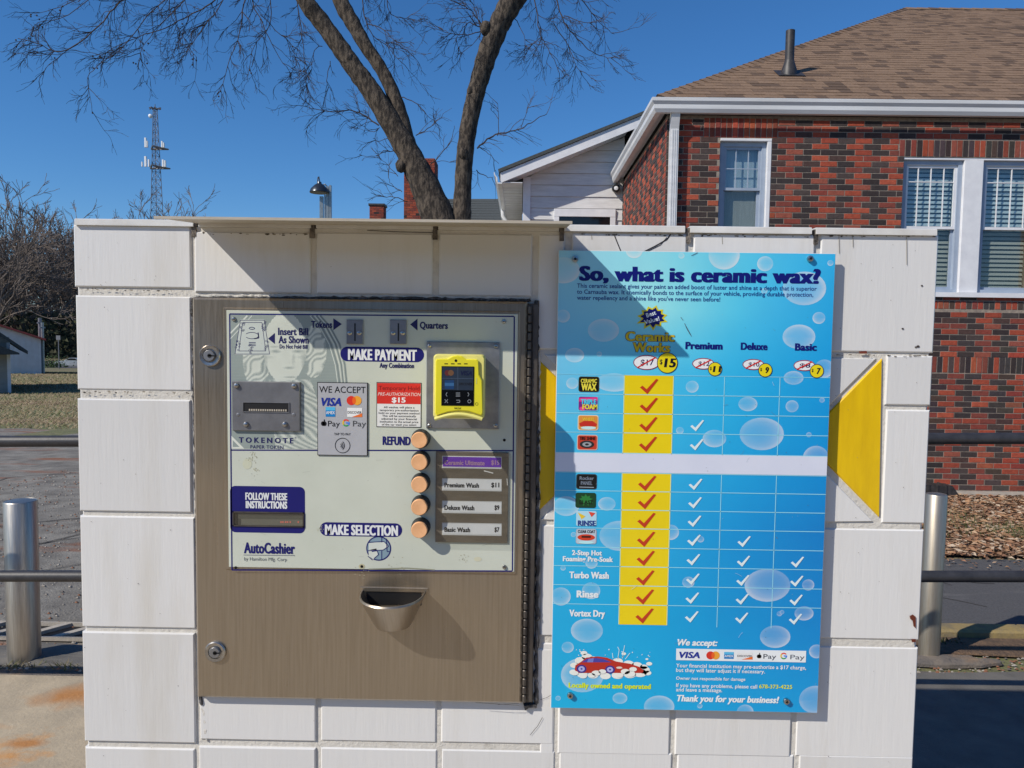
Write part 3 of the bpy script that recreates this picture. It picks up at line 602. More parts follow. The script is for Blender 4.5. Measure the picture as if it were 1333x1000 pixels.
# payment methods plate
def wrap(name, x0, y0, x1, y1, yf, face_, par=mc):
    o = MB().cbox(*rpx(x0, y0, x1, y1, yf), yf, PF-.0003, .0004).build(name, X['black'], par)
    q = Print(yf, 1.15); q.rect(x0+.9, y0+.9, x1-.9, y1-.9, face_, .2); return o, q
def visa(q, x0, x1, yb, cap, col=(25, 45, 140), lvl=3):
    q.text('VISA', x0, x1, yb, cap, col, .03, lvl, shear=.22)
def mcard(q, cx, cy, r, lvl=3):
    q.ell(cx-r*.62, cy, r, r, (205, 50, 35), lvl, 26); q.ell(cx+r*.62, cy, r, r, (235, 155, 50), lvl+1, 26); q.ell(cx, cy, r*.4, r*.78, (225, 95, 30), lvl+2, 20)
def amex(q, x0, y0, x1, y1, lvl=3):
    q.rect(x0, y0, x1, y1, (20, 120, 185), lvl); q.rect(x0, y0, x1, y0+(y1-y0)*.35, (80, 175, 215), lvl+.3)
    q.text('AMEX', x0+.5, x1-.5, (y0+y1)/2+(y1-y0)*.22, (y1-y0)*.3, (225, 240, 245), .02, lvl+1)
def disc(q, x0, y0, x1, y1, lvl=3):
    q.rect(x0, y0, x1, y1, (222, 222, 220), lvl); q.poly([(x0+(x1-x0)*.3, y1), (x1, y1-(y1-y0)*.42), (x1, y1)], (225, 110, 45), lvl+.5)
    h = y1-y0; q.text('DISCOVER', x0+.6, x1-.6, y0+h*.62, h*.26, (50, 45, 50), .02, lvl+1)
def apple(q, cx, cy, r, lvl=3):
    q.ell(cx-r*.28, cy, r*.72, r*.85, (15, 15, 18), lvl, 18); q.ell(cx+r*.28, cy, r*.72, r*.85, (15, 15, 18), lvl, 18)
    q.ell(cx+r*.2, cy-r*1.15, r*.22, r*.4, (15, 15, 18), lvl, 10)
def gee(q, cx, cy, r, lvl=3):
    for a0, a1, c in ((35, 140, (215, 65, 50)), (140, 215, (240, 185, 40)), (215, 315, (50, 150, 80)), (315, 365, (65, 125, 220))): q.ring(cx, cy, r, r, r*.36, c, lvl, 8, a0, a1)
    q.rect(cx, cy-r*.18, cx+r, cy+r*.18, (65, 125, 220), lvl+.2)
o, q = wrap('payment_methods_plate', 413, 498, 478.5, 593.5, PF-.0022, (165, 166, 170))
q.text('WE ACCEPT', 415.5, 476, 511, 8.2, (15, 15, 18), .004)
visa(q, 416, 444.5, 528, 10); mcard(q, 461, 521.5, 6); amex(q, 424, 530, 436.5, 542.5); disc(q, 452, 531, 471.5, 543)
apple(q, 421.5, 551.5, 3.6); q.text('Pay', 427, 442.5, 555, 7.2, (20, 20, 22), 0, 3); gee(q, 450.5, 550.5, 4.8); q.text('Pay', 459.5, 476.5, 555, 7.2, (70, 72, 75), 0, 3)
q.text('TAP TO PAY', 435, 456.5, 566.5, 2.9, (30, 30, 32), .01, 3)
q.ring(446, 580, 10, 10, .8, (15, 15, 18), 3, 32)
for r in (1.8, 3.8, 5.8): q.ring(441.5, 580, r+1.5, r+1.5, .9, (15, 15, 18), 3, 10, -48, 48)
q.build('plate_print', o)
o, q = wrap('authorization_label', 490, 498, 548.5, 556.5, PF-.0008, (214, 214, 212))
q.rect(491, 499, 547.5, 526, (200, 48, 38), 1)
q.text('Temporary Hold', 493, 546, 507.6, 5.2, (110, 25, 25), 0, 2); q.text('PRE-AUTHORIZATION', 492, 547, 515, 4.2, (225, 200, 195), .005, 2, shear=.2); q.text('$15', 510, 528, 523.8, 6.3, (235, 230, 228), .03, 2)
for i, t in enumerate(('All washes will place a', 'temporary pre-authorization', 'hold on your payment method', 'This will be automatically', 'adjusted by your financial', 'institution to the actual price', 'of the car wash you select')):
    ww = (40, 51, 53, 44, 46, 50, 45)[i]; q.text(t, 519.5-ww/2, 519.5+ww/2, 531.3+3.75*i, 2.5, (45, 45, 45), .008, 2)
q.build('label_print', o)
# push buttons
for i, y in enumerate((573.2, 602, 631.2, 660.6, 690.2)):
    c = wp(545.7, y, PF-.024); k = kk(546, y, PF-.024)
    b = MB().lathe((c.x, PF, c.z), [(12.6*k, 0), (12.6*k, -.004), (11.3*k, -.014), (11.3*k, -.020), (10.9*k, -.0205), (10.6*k, -.019)], 36, 'y').build('button', X['black'], mc, smooth=True)
    MB().lathe((c.x, PF, c.z), [(10.6*k, -.016), (10.6*k, -.024), (9.8*k, -.0255), (6*k, -.0252), (0.01*k, -.0249)], 36, 'y').build('button_cap', X['peach'], b, smooth=True)
# selection panel with clear cover
SPF = PF-.003
spn = MB().cbox(*rpx(567, 588, 661.5, 707.5, SPF), SPF, PF-.0004, .0008).build('selection_panel', X['clear'], mc)
q = Print(SPF, 1.15)
for (y0, y1, t, pr) in ((594.6, 608.8, 'Ceramic Ultimate', '$15'), (623.8, 638, 'Premium Wash', '$11'), (653, 667.4, 'Deluxe Wash', '$9'), (681.6, 696, 'Basic Wash', '$7')):
    pu = t.startswith('Cer'); q.rect(575.4, y0-.7, 653, y1+1.2, (196, 198, 200), .3); q.rect(576.5, y0+.5, 652.4, y1-.8, (104, 52, 175) if pu else (214, 216, 220), .8)
    ci = (165, 130, 165) if pu else (28, 28, 30)
    x1 = {'Ceramic Ultimate': 631, 'Premium Wash': 623.5, 'Deluxe Wash': 617.5, 'Basic Wash': 612}[t]
    q.text(t, 578.5, x1, y1-3.8, 5.8, ci, .035, 2); q.text(pr, 652-len(pr)*4.2, 650, y1-3.8, 5.8, ci, .035, 2)
q.line([(630, 613), (642, 616)], 1.2, (225, 225, 225), 1); q.line([(660, 623), (660.5, 632)], .8, (215, 215, 215), 1)  # bright edges of the panel painted as pale strokes, not lettering
q.build('wash_labels', spn)
MB().cbox(*rpx(570.5, 590.5, 664.5, 710, PF-.009), PF-.009, PF-.0078, .0003).build('clear_cover', X['cover'], spn)
# message display
dm = MB(); a = rpx(302.5, 666.5, 395.5, 686, PF-.0018)
for q_ in ((a[0], a[1], a[3]-.002, a[3]), (a[0], a[1], a[2], a[2]+.002), (a[0], a[0]+.002, a[2], a[3]), (a[1]-.002, a[1], a[2], a[3])): dm.box((q_[0], PF-.002, q_[2]), (q_[1], PF-.0005, q_[3]))
dmo = dm.build('message_display', X['frame'], mc)
q = Print(PF-.0006, 1.0); q.rect(303, 667.5, 395, 685.5, (84, 80, 74), 0); q.rect(303, 667.5, 310, 685.5, (60, 56, 50), .5)
q.rect(314, 676, 394, 684, (122, 120, 110), .5); q.rect(310, 671, 394, 676, (100, 98, 90), .5)
for x in (365, 367.5, 371, 373.5, 377, 387.5): q.rect(x, 678.6, x+1.8, 680.8, (235, 130, 115), 2)
q.build('display_face', dmo)
MB().box((a[0]+.002, PF-.0016, a[2]+.002), (a[1]-.002, PF-.0011, a[3]-.002)).build('display_glass', X['cover'], dmo)
# card reader
RP = PF-.004
cr = MB().cbox(*rpx(555, 445.5, 650, 558.5, RP), RP, PF-.0004, .001).build('reader_plate', X['zinc'], mc)
for (x, y) in ((559, 450), (645.5, 451), (559, 554), (645, 554)): screw(cr, x, y, RP, 2.6)
def loft(mb, secs, r=.004, n=5):
    rings = []
    for (y, x0, x1, z0, z1, rr) in secs:
        R_ = []
        for cx, cz, t0 in ((x1-rr, z0+rr, -90), (x1-rr, z1-rr, 0), (x0+rr, z1-rr, 90), (x0+rr, z0+rr, 180)):
            R_ += [(cx+rr*math.cos(math.radians(t0+90*i/(n-1))), y, cz+rr*math.sin(math.radians(t0+90*i/(n-1)))) for i in range(n)]
        rings.append(R_)
    m_ = len(rings[0]); v = [p_ for R_ in rings for p_ in R_]; fs = []
    for k in range(len(rings)-1): fs += [(k*m_+(i+1) % m_, k*m_+i, (k+1)*m_+i, (k+1)*m_+(i+1) % m_) for i in range(m_)]
    fs.append([(len(rings)-1)*m_+i for i in range(m_)]); fs.append([i for i in range(m_)][::-1]); return mb.add(v, fs)
RF = -.118
fx0, fx1, fz0, fz1 = rpx(563.5, 461.5, 631, 546, RF)
rb = MB(); loft(rb, [(RP+.0005, fx0+.008, fx1-.004, fz0+.022, fz1-.004, .006), (RF+.045, fx0+.006, fx1-.003, fz0+.014, fz1-.003, .006), (RF+.018, fx0, fx1, fz0+.002, fz1, .006), (RF+.006, fx0, fx1, fz0, fz1, .006), (RF+.001, fx0+.002, fx1-.002, fz0+.002, fz1-.002, .005)])
rdr = rb.build('card_reader', X['ylight'], mc, smooth=True)
a = rpx(566.5, 466.5, 627, 541, RF-.001)
fb = MB(); Xw = lambda x, y: (wp(x, y, RF-.002).x, wp(x, y, RF-.002).z)
fpn = [Xw(*t) for t in ((567, 470), (568, 467.5), (582, 467), (589, 463.5), (595, 462.5), (601, 463.5), (607, 467.5), (621, 468), (623, 470), (624, 488), (628, 496), (628.5, 538), (627, 541), (612, 536), (597, 534.5), (582, 536.5), (568, 541), (566.5, 538))]
fb.prism(fpn[::-1], RF-.003, RF+.0015, .0012).build('reader_front', X['ybody'], rdr)
sc_ = MB().cbox(*rpx(574.5, 477, 617, 528.5, RF-.004), RF-.004, RF-.002, .0006).build('reader_screen', X['blackg'], rdr)
q = Print(RF-.004, 1.0)
q.rect(575.5, 478, 616, 508, (38, 50, 66), .5); q.line([(596, 478), (596, 508)], .5, (75, 90, 110), 1); q.line([(575.5, 492.5), (616, 493)], .5, (75, 90, 110), 1)
q.ell(582.5, 485.5, 3.8, 3.8, (95, 42, 40), 1.5, 18); q.ell(587, 485.5, 3.8, 3.8, (110, 78, 55), 1.6, 18); q.text('VISA', 598.5, 614.5, 488.5, 5.5, (18, 26, 60), .03, 1.5, shear=.2)
q.rect(579, 495, 591, 506.5, (28, 62, 105), 1.5); q.rect(579, 498.5, 591, 502.5, (55, 100, 145), 1.7); q.text('DISCOVER', 597.5, 615, 501.5, 3.2, (22, 22, 26), .02, 1.5)
for pts in ([(582, 511), (580.5, 513.5), (582, 516)], [(609, 511), (610.5, 513.5), (609, 516)], [(579, 520), (583, 524.5)], [(583, 520), (579, 524.5)], [(594, 521), (598.5, 521), (598.5, 524), (594.5, 524)]): q.line(pts, .8, (140, 145, 150), 2)
for i in range(4): q.line([(593.5, 511.5+1.5*i), (599, 511.5+1.5*i)], .6, (140, 145, 150), 2)
q.ring(611, 522.5, 2.4, 2.4, .7, (140, 145, 150), 2, 18)
q.build('screen_print', rdr)
q = Print(RF-.003, 1.0); q.ell(593.5, 469.6, 1.8, 1.8, (15, 15, 10), 1, 14)
for x in (578.5, 587, 595.5, 604): q.rect(x, 473, x+4.6, 474.3, (70, 70, 20), 1)
q.text('NAYAX', 591.5, 600.5, 532.5, 2.2, (50, 50, 15), .02, 1); q.ring(620.5, 526, 2.2, 2, .5, (80, 80, 20), 1, 10); q.rect(619.8, 492, 620.8, 500, (205, 200, 120), 1)
q.build('reader_marks', rdr, kind='stuff')
lip = MB(); lp = [wp(565.5+62*t, 546-6.5*math.sin(math.pi*t), RF-.004) for t in np.linspace(0, 1, 15)]
lip.tube([(v.x, RF-.001, v.z) for v in lp], .0028, 8).build('reader_lip', X['ylight'], rdr, smooth=True)
# coin return cup
c = wp(513, 768, DP); k = kk(513, 768, DP); cz0 = wp(513, 810, DP).z
rings = []
N_ = 28
def arc(rx, ry, z, pw=.75): return [(c.x+rx*math.cos(math.pi*(1-i/N_)), DP-ry*abs(math.sin(math.pi*(1-i/N_)))**pw, z) for i in range(N_+1)]
outer = [arc(41*k, .083, c.z), arc(42*k, .085, c.z-.0025), arc(41*k, .082, c.z-.006), arc(25*k, .047, cz0+.004), arc(23.5*k, .043, cz0)]
inner = [arc(40*k, .081, c.z), arc(39*k, .079, c.z-.006), arc(23*k, .044, cz0+.006)]
cup = MB(); allr = inner[::-1]+outer; v = [p_ for r_ in allr for p_ in r_]; m_ = N_+1
fs = [(j*m_+i, (j+1)*m_+i, (j+1)*m_+i+1, j*m_+i+1) for j in range(len(allr)-1) for i in range(N_)]
fs.append([i for i in range(m_)]); fs.append([(len(allr)-1)*m_+i for i in range(m_)])
cup.add(v, fs); cupo = cup.build('coin_cup', X['steel'], mc, smooth=True)
MB().box((c.x-36*k, DP-.0008, c.z-.026), (c.x+36*k, DP-.0004, c.z-.002)).build('coin_opening', X['black'], cupo)
MB().cbox(c.x-44*k, c.x+44*k, c.z-.003, c.z+.0045, DP-.0025, DP, .0006).build('cup_flange', X['steel'], cupo)
q = Print(DP, 1.0); q.line([(620, 915), (655, 917)], .3, (60, 55, 50), 1); q.line([(618, 914), (676, 918.5)], .35, (90, 82, 72), 1); q.line([(648, 917), (675, 916)], .5, (45, 40, 35), 1)
q.build('scratch', mc)

# ------------------------------------------------------------------ blue sign
SY = -.016
sx0, sx1, sz0, sz1 = rpx(722, 327.5, 1076.5, 925, SY)
sx0 = wp(722, 625, SY).x; sx1 = wp(1076, 628, SY).x; sz1 = wp(908, 328, SY).z; sz0 = wp(890, 925, SY).z
sg = root('ceramic_wax_sign', ((sx0+sx1)/2, SY, sz0), 'blue price sign about ceramic wax with yellow column screwed to the tiled wall', 'sign')
MB().cbox(sx0, sx1, sz0, sz1, SY, SY+.004, .0005).build('sign_panel', X['alu'], sg)
CV = [0, .12, .27, .45, .6, .8, 1]; CU = [0, .35, .65, 1]
CC = [[(150, 208, 232), (142, 216, 238), (90, 198, 232), (50, 172, 222)], [(130, 200, 230), (155, 224, 241), (85, 196, 231), (40, 162, 217)], [(105, 190, 226), (75, 190, 228), (45, 175, 222), (22, 150, 212)],
      [(66, 184, 224), (52, 175, 220), (30, 160, 214), (8, 138, 204)], [(54, 178, 220), (42, 166, 216), (14, 145, 207), (4, 122, 192)], [(26, 166, 214), (14, 160, 211), (4, 145, 204), (0, 128, 196)], [(20, 170, 214), (14, 166, 214), (8, 156, 211), (8, 150, 209)]]
SG = 1.12
def sbg(p_):
    u = (p_[0]-sx0)/(sx1-sx0); v_ = (sz1-p_[1])/(sz1-sz0); u = min(max(u, 0), 1); v_ = min(max(v_, 0), 1)
    i = max(j for j in range(len(CU)-1) if CU[j] <= u); j = max(q for q in range(len(CV)-1) if CV[q] <= v_)
    a = (u-CU[i])/(CU[i+1]-CU[i]); b = (v_-CV[j])/(CV[j+1]-CV[j])
    c_ = [CC[j][i][q]*(1-a)*(1-b)+CC[j][i+1][q]*a*(1-b)+CC[j+1][i][q]*(1-a)*b+CC[j+1][i+1][q]*a*b for q in range(3)]
    return tuple(min(.85, x*SG) for x in lin(c_))
p = Print(SY, SG); p.clip = (sx0+.0006, sx1-.0006, sz0+.0006, sz1-.0006); p.bg = sbg
nu, nv = 24, 40
P = [(sx0+(sx1-sx0)*i/nu, sz1-(sz1-sz0)*j/nv) for j in range(nv+1) for i in range(nu+1)]
p.raw(P, [[j*(nu+1)+i, (j+1)*(nu+1)+i, (j+1)*(nu+1)+i+1, j*(nu+1)+i+1] for j in range(nv) for i in range(nu)], None, 0, cols=[sbg(q_) for q_ in P])
random.seed(5)
for (x, y, r, *ry) in ((825.6, 326, 11), (887, 333, 4), (942.6, 332, 20.5), (996, 343.4, 10.5), (1081, 342.5, 4), (1047, 375.6, 28.5, 22), (995, 379, 4), (1066, 414, 8.4), (1040, 438.5, 21.5, 16), (733, 411.6, 9), (785.5, 430, 20.5, 15), (748, 462.5, 12.5, 9.5), (780, 461, 3.5), (733, 352, 22, 17), (1033, 492, 13, 9), (1073, 480, 13), (799, 498, 24, 12),
        (745, 499, 8), (901, 503.5, 8.5), (973.5, 526, 12.5, 9.5), (1031, 529, 8.5), (1070, 521, 3.5), (991.5, 565, 29, 21.5), (930, 571, 15.5, 11.5), (885, 560.5, 5), (1053, 566, 3.5), (1062, 596, 17), (790, 656, 11.5, 9), (737, 659, 17, 13), (807, 697.6, 27, 20), (873, 693, 11), (912, 702, 4.5), (999, 762, 30, 22), (1052, 761.5, 8), (896, 758, 8), (769.5, 769, 12), (730, 776.5, 13), (746.5, 696, 3.5), (733, 739.5, 3.5), (770, 733, 8), (1046.6, 798.5, 12.5, 9.5), (1014.5, 799, 3.5),
        (764, 821, 21, 16), (1009, 829, 20, 15), (739, 842.7, 8), (758, 879, 28, 23), (807, 909, 9.7, 7.5), (858, 920, 20, 15), (970, 927, 11), (1062, 911, 22, 19), (1063, 848, 10), (726.5, 909, 3.5), (911, 919, 3.5), (1018, 797, 3)):
    p.bubble(x, y, r, ry[0] if ry else None, .95 if y < 480 else .8, lvl=.5+random.random()*.4)
NV = (16, 22, 108)
# pale glare-free print bands of the layout
p.text('So, what is ceramic wax?', 753.5, 1067, 365, 18, NV, .06, 3)
for t, x1, y in (('This ceramic sealant gives your paint an added boost of luster and shine at a depth that is superior', 1062, 374.6), ('to Carnauba wax. It chemically bonds to the surface of your vehicle, providing durable protection,', 1057.5, 382.4), ("water repellency and a shine like you've never seen before!", 937, 390.2)): p.text(t, 751, x1, y, 5.4, (22, 45, 125), .010, 3)
def star(cx, cy, ro, ri, n, col, lvl):
    c_ = wp(cx, cy, SY); k_ = kk(cx, cy, SY); random.seed(4)
    P = []
    for i in range(2*n):
        r_ = (ro*random.uniform(.85, 1.12) if i % 2 == 0 else ri)*k_; a = math.pi*i/n+.2; P.append((c_.x+r_*1.15*math.cos(a), c_.z+r_*.9*math.sin(a)))
    p.raw(P, [list(range(2*n))], col, lvl)
star(849.5, 413, 18.5, 12.5, 11, (214, 200, 20), 3); star(849.5, 413, 15, 10.5, 11, (16, 20, 95), 4)
p.text('Best', 842, 855, 413.5, 5.4, (215, 225, 235), .02, 5, rot=.35); p.text('Value!', 839.5, 859.5, 422.5, 5.2, (215, 225, 235), .02, 5, rot=.3)
for t, x0, x1, y in (('Ceramic', 814, 878, 443.6), ('Works', 823.5, 872, 457.8)):
    p.text(t, x0-.6, x1+.6, y+.4, 12.4, (20, 30, 90), .085, 3); p.text(t, x0, x1, y, 11.6, (205, 178, 30), .035, 4)
for t, x0, x1, y in (('Premium', 892, 940.5, 454.3), ('Deluxe', 964, 999, 455.2), ('Basic', 1034.5, 1063, 456.2)): p.text(t, x0, x1, y, 9, NV, .05, 3)
for (cx, cy, rx, ry, old, qx, qy, qr, new) in ((841.5, 472, 17, 9.5, '$17', 868.6, 472.6, 13.6, '15'), (915.5, 473.6, 14.3, 7.3, '$12', 930.6, 480.6, 9.2, '11'), (980.6, 474.6, 14, 7, '$10', 996, 482, 9.2, '9'), (1047, 476, 14, 7, '$8', 1063, 483.2, 9.2, '7')):
    p.ell(cx, cy, rx, ry, NV, 3, 30); p.ell(cx, cy, rx-.9, ry-.9, (228, 232, 240), 4, 30); p.text(old, cx-rx*.45, cx+rx*.55, cy+ry*.35, ry*.75, (50, 40, 80), .02, 5)
    p.line([(cx-rx*.72, cy+ry*.72), (cx+rx*.72, cy-ry*.72)], 1.6, (205, 40, 35), 6); p.ring(cx, cy, rx+.2, ry+.2, .9, (150, 30, 60), 4.5, 30)
    p.ell(qx, qy, qr, qr, (20, 22, 60), 6, 32); p.ell(qx, qy, qr-.9, qr-.9, (224, 206, 25), 7, 32)
    f = qr/13.6; p.text('$', qx-10*f, qx-6.4*f, qy+1.5*f, 6*f, (15, 15, 30), .02, 8); p.text(new, qx-(4.5*f if len(new) > 1 else 1*f), qx+10.5*f if len(new) > 1 else qx+6*f, qy+5.2*f, 11*f, (15, 15, 30), .04, 8, shear=.12)
# table of washes
X_ = lambda x, y: wp(x, y, SY).x
Zt = lambda y: wp(842, y, SY).z
def wrect(x0, x1, z0, z1, col, lvl): p.raw([(x0, z0), (x1, z0), (x1, z1), (x0, z1)], [[0, 1, 2, 3]], col, lvl)
yx0, yx1 = X_(812.8, 489), X_(876.8, 489); c3 = X_(943.2, 491); c4 = X_(1015.3, 492)
LN = (150, 215, 238)
wrect(yx0, yx1, Zt(591), Zt(488.5), (226, 200, 18), 2); wrect(yx0, yx1, Zt(813.5), Zt(616.5), (226, 200, 18), 2)
wrect(sx0, sx1, Zt(615.5), Zt(590.5), (206, 210, 224), 2.5)
lw = .0011
for y in (488.5, 514, 539, 564, 590.5, 616.2, 640, 664.4, 688.6, 713.4, 738.2, 763, 787.8):
    wrect(sx0, sx1, Zt(y)-lw*.5, Zt(y)+lw*.5, LN if y > 489 else (130, 205, 232), 3)
for x_ in (c3, c4):
    for a, b in ((591, 488.5), (815, 616.5)): wrect(x_-lw*.5, x_+lw*.5, Zt(a), Zt(b), LN, 3)
for x_ in (yx0, yx1):
    for a, b in ((591, 488.5), (813.5, 616.5)): wrect(x_-lw*.6, x_+lw*.6, Zt(a), Zt(b), (200, 220, 170), 3)
def check(cx, cy, s_, col, thick):
    p.poly([(cx-.50*s_, cy+.08*s_), (cx-.36*s_, cy-.02*s_), (cx-.14*s_, cy+.18*s_), (cx+.38*s_, cy-.38*s_), (cx+.5*s_, cy-.34*s_), (cx-.10*s_, cy+.44*s_)], col, 5)
def interp(y, xa, xb): return xa+(xb-xa)*(y-500)/300
for y in (502.5, 527, 552, 577.5, 628.5, 652.3, 676.7, 701.2, 726, 751.5, 776.3, 801): check(interp(y, 845, 839), y, 24, (186, 56, 28), 1)
for y in (553.6, 578.4, 630, 654, 678, 702.8, 728, 753.4, 778, 802.4): check(interp(y, 909, 900.5), y, 18, (214, 232, 240), 1)
for y in (704.4, 730, 755, 779.4, 804): check(interp(y, 975, 965.5), y, 17.5, (214, 232, 240), 1)
for y in (731.2, 756, 780.6, 805.4): check(interp(y, 1046, 1035.5), y, 17.5, (214, 232, 240), 1)
def ic(cx, cy, edge, fill):
    p.rrect(cx-13.4, cy-10, cx+13.4, cy+10, 3, edge, 4); p.rrect(cx-12.4, cy-9, cx+12.4, cy+9, 2.4, fill, 5)
ic(766.5, 500.3, (60, 55, 20), (14, 14, 14)); p.text('CERAMIC', 756, 777, 498.3, 5, (226, 214, 70), .03, 7); p.text('WAX', 756.5, 776.5, 508, 8.6, (226, 214, 70), .05, 7)
ic(765.5, 525.5, (90, 200, 230), (120, 40, 130)); p.poly([(753.5, 518), (778, 517), (778, 521.5), (753.5, 523)], (215, 60, 130), 5.6); p.text('TRIPLE', 756, 776, 526, 6.2, (70, 200, 230), .05, 7); p.text('FOAM', 758, 777.5, 532.5, 6, (226, 214, 60), .05, 7); p.ell(758, 532, 4, 2.6, (220, 70, 140), 6, 12)
ic(765.5, 550.3, (225, 210, 180), (214, 140, 60)); p.poly([(754, 551), (760, 548), (771, 548), (777, 552), (776, 555), (755, 555)], (190, 45, 35), 6); p.ell(766, 557, 10, 2, (190, 225, 235), 6.5, 16); p.text('WHEEL', 758, 774, 547.6, 4, (230, 190, 60), .03, 7)
ic(764.5, 576, (215, 180, 160), (190, 60, 40)); p.text('TIRE SHINE', 754, 775, 572.5, 4, (50, 15, 12), .04, 7); p.ell(764, 578.5, 9.5, 5, (40, 42, 46), 6, 20); p.ell(764, 578.5, 6, 3, (150, 155, 160), 6.5, 18); p.ell(764, 578.5, 2.5, 1.4, (35, 35, 38), 7, 12)
ic(763.5, 627, (50, 55, 60), (16, 17, 19)); p.text('Rocker', 754.5, 773, 624.5, 4.4, (120, 130, 145), .02, 7); p.text('PANEL', 756, 771, 631, 4.6, (110, 120, 135), .03, 7); p.line([(754, 634), (773, 634.5)], 1, (150, 160, 170), 7)
ic(762.5, 651.3, (20, 60, 45), (22, 62, 34)); star(762.5, 650.5, 9, 5, 9, (40, 120, 55), 6.5); p.text('BLAST', 754, 772, 656, 4.8, (15, 35, 20), .04, 7)
p.rrect(750, 665, 776.5, 685, 2.5, (170, 210, 225), 4); p.poly([(752, 667), (762, 672), (757, 676)], (225, 190, 50), 6); p.poly([(766, 666), (775, 668), (770, 673)], (215, 70, 50), 6); p.text('RINSE', 752, 775.5, 684, 6.5, (35, 60, 130), .04, 7)
ic(763, 698.3, (170, 175, 185), (180, 195, 205)); p.text('CLEAR COAT', 752, 774.5, 693.5, 3.6, (40, 30, 35), .03, 7); p.ell(763, 699.5, 11.5, 4.2, (200, 60, 35), 6, 18); p.rect(757, 697.6, 769, 700, (50, 20, 18), 6.8); p.ell(763, 706, 10, 2, (180, 225, 240), 6.9, 14)
SW = (222, 238, 246)
p.text('2-Step Hot', 744.5, 783.5, 722.4, 6.3, SW, .045, 4); p.text('Foaming Pre-Soak', 732.5, 798, 730.3, 6.3, SW, .045, 4); p.text('Turbo Wash', 741, 792.5, 752.4, 8.4, SW, .045, 4); p.text('Rinse', 750.5, 779, 777.4, 8.8, SW, .045, 4); p.text('Vortex Dry', 741, 787.5, 802, 8.4, SW, .045, 4)
# car in foam
for (x, y, r) in ((748, 866, 6), (756, 860, 8), (764, 855, 7), (760, 850, 4.5), (772, 858, 6), (786, 860, 5), (804, 861, 7), (818, 864, 7), (829, 866, 7), (838, 868, 5), (845, 864, 4), (747, 875, 6), (758, 878, 7), (772, 879, 7), (788, 880, 7), (804, 879, 8), (820, 878, 8), (833, 876, 9), (843, 876, 5), (842, 858, 2), (838, 872, 8), (812, 851, 3)): p.ell(x, y, r, r*.62, (226, 228, 218), 3, 14)
p.poly([(749, 866), (757, 861), (763, 856), (778, 854.5), (790, 856), (802, 861), (820, 864), (832, 868), (838, 873), (836, 876), (752, 876), (748, 872)], (176, 44, 30), 4)
p.poly([(757, 862), (764, 857.6), (776, 856.4), (786, 858), (796, 862)], (70, 62, 150), 5); p.poly([(766, 857.5), (773, 856.6), (772, 862), (764, 862)], (110, 120, 190), 5.5)
for x, y in ((757, 870.5), (794, 871.5)): p.ell(x, y, 6.4, 5.4, (50, 40, 130), 6, 18); p.ell(x, y, 4.2, 3.6, (170, 170, 215), 7, 16); p.ell(x, y, 1.4, 1.2, (50, 40, 130), 7.5, 8)
p.ell(806, 869, 4, 1.5, (215, 205, 190), 6, 12)
for (x, y, r) in ((776, 876, 6), (784, 874, 5), (770, 879, 5), (814, 874, 6), (824, 871, 5), (820, 877, 7), (806, 879, 5), (748, 876, 5), (759, 880, 5)): p.ell(x, y, r, r*.6, (226, 228, 218), 8, 14)
for pts in ([(804, 858), (806, 846), (804, 842)], [(810, 857), (813, 840)], [(814, 858), (820, 850)], [(798, 857), (797, 850)]): p.line(pts, .9, (190, 222, 236), 4)
for i in range(26): p.ell(random.uniform(744, 850), random.uniform(845, 858), random.uniform(.4, 1.1), random.uniform(.4, .9), (215, 230, 232), 4, 7)
p.text('Locally owned and operated', 740, 847, 894.8, 6.4, (206, 222, 30), .04, 4)
p.text('We accept:', 880, 933, 839.8, 8, SW, .04, 4, shear=.2)
cxs = wp(964.5, 853.4, SY); p.rect(880, 845.5, 1049, 861, (222, 226, 236), 4)
def q_(a): return a
visa(p, 882, 911, 856, 7.8, lvl=6); mcard(p, 928, 853, 5.4, 6); amex(p, 942.5, 848.6, 955, 857.6, 6); disc(p, 959, 849, 979.5, 858.4, 6); apple(p, 988, 854.3, 3, 6); p.text('Pay', 993.5, 1010, 857.2, 6, (40, 45, 60), 0, 6); gee(p, 1020, 853.8, 4.4, 6); p.text('Pay', 1028.5, 1047, 858, 6, (70, 75, 90), 0, 6)
for t, x1, y in (('Your financial institution may pre-authorize a $17 charge,', 1049, 868.4), ('but they will later adjust it if necessary.', 995.5, 874.4), ('Owner not responsible for damage', 970, 884.6), ('If you have any problems, please call', 985.5, 894.2), ('and leave a message.', 940, 899.8)):
    p.text(t, 880, x1, y, 4.8 if 'Owner' not in t else 4.1, SW, .016, 4)
p.text('678-373-4225', 988, 1031, 895.8, 4.9, (214, 220, 60), .018, 4)
p.text('Thank you for your business!', 879.5, 1012.5, 912.6, 8.2, SW, .04, 4, shear=.2)
for pts in ([(891, 421), (895, 430), (900, 438)], [(893, 425), (899, 436)], [(900, 333), (908, 329)], [(886, 413), (889, 417)], [(1010, 699), (1012, 701)]): p.line(pts, .8, (90, 115, 130), 5)
random.seed(24)
for i in range(16):
    x, y = random.uniform(735, 1060), random.uniform(340, 915); dx, dy = random.uniform(-9, 9), random.uniform(-7, 7); p.line([(x, y), (x+dx*.5, y+dy*.4), (x+dx, y+dy)], random.uniform(.2, .45), random.choice(((175, 205, 220), (95, 130, 150), (200, 215, 225))), 9)
for i in range(60): p.ell(random.uniform(728, 1070), random.uniform(335, 920), random.uniform(.25, .6), random.uniform(.25, .5), random.choice(((70, 90, 105), (150, 175, 190), (90, 80, 60))), 9, 6)
p.build('sign_print', sg, 'signprint')
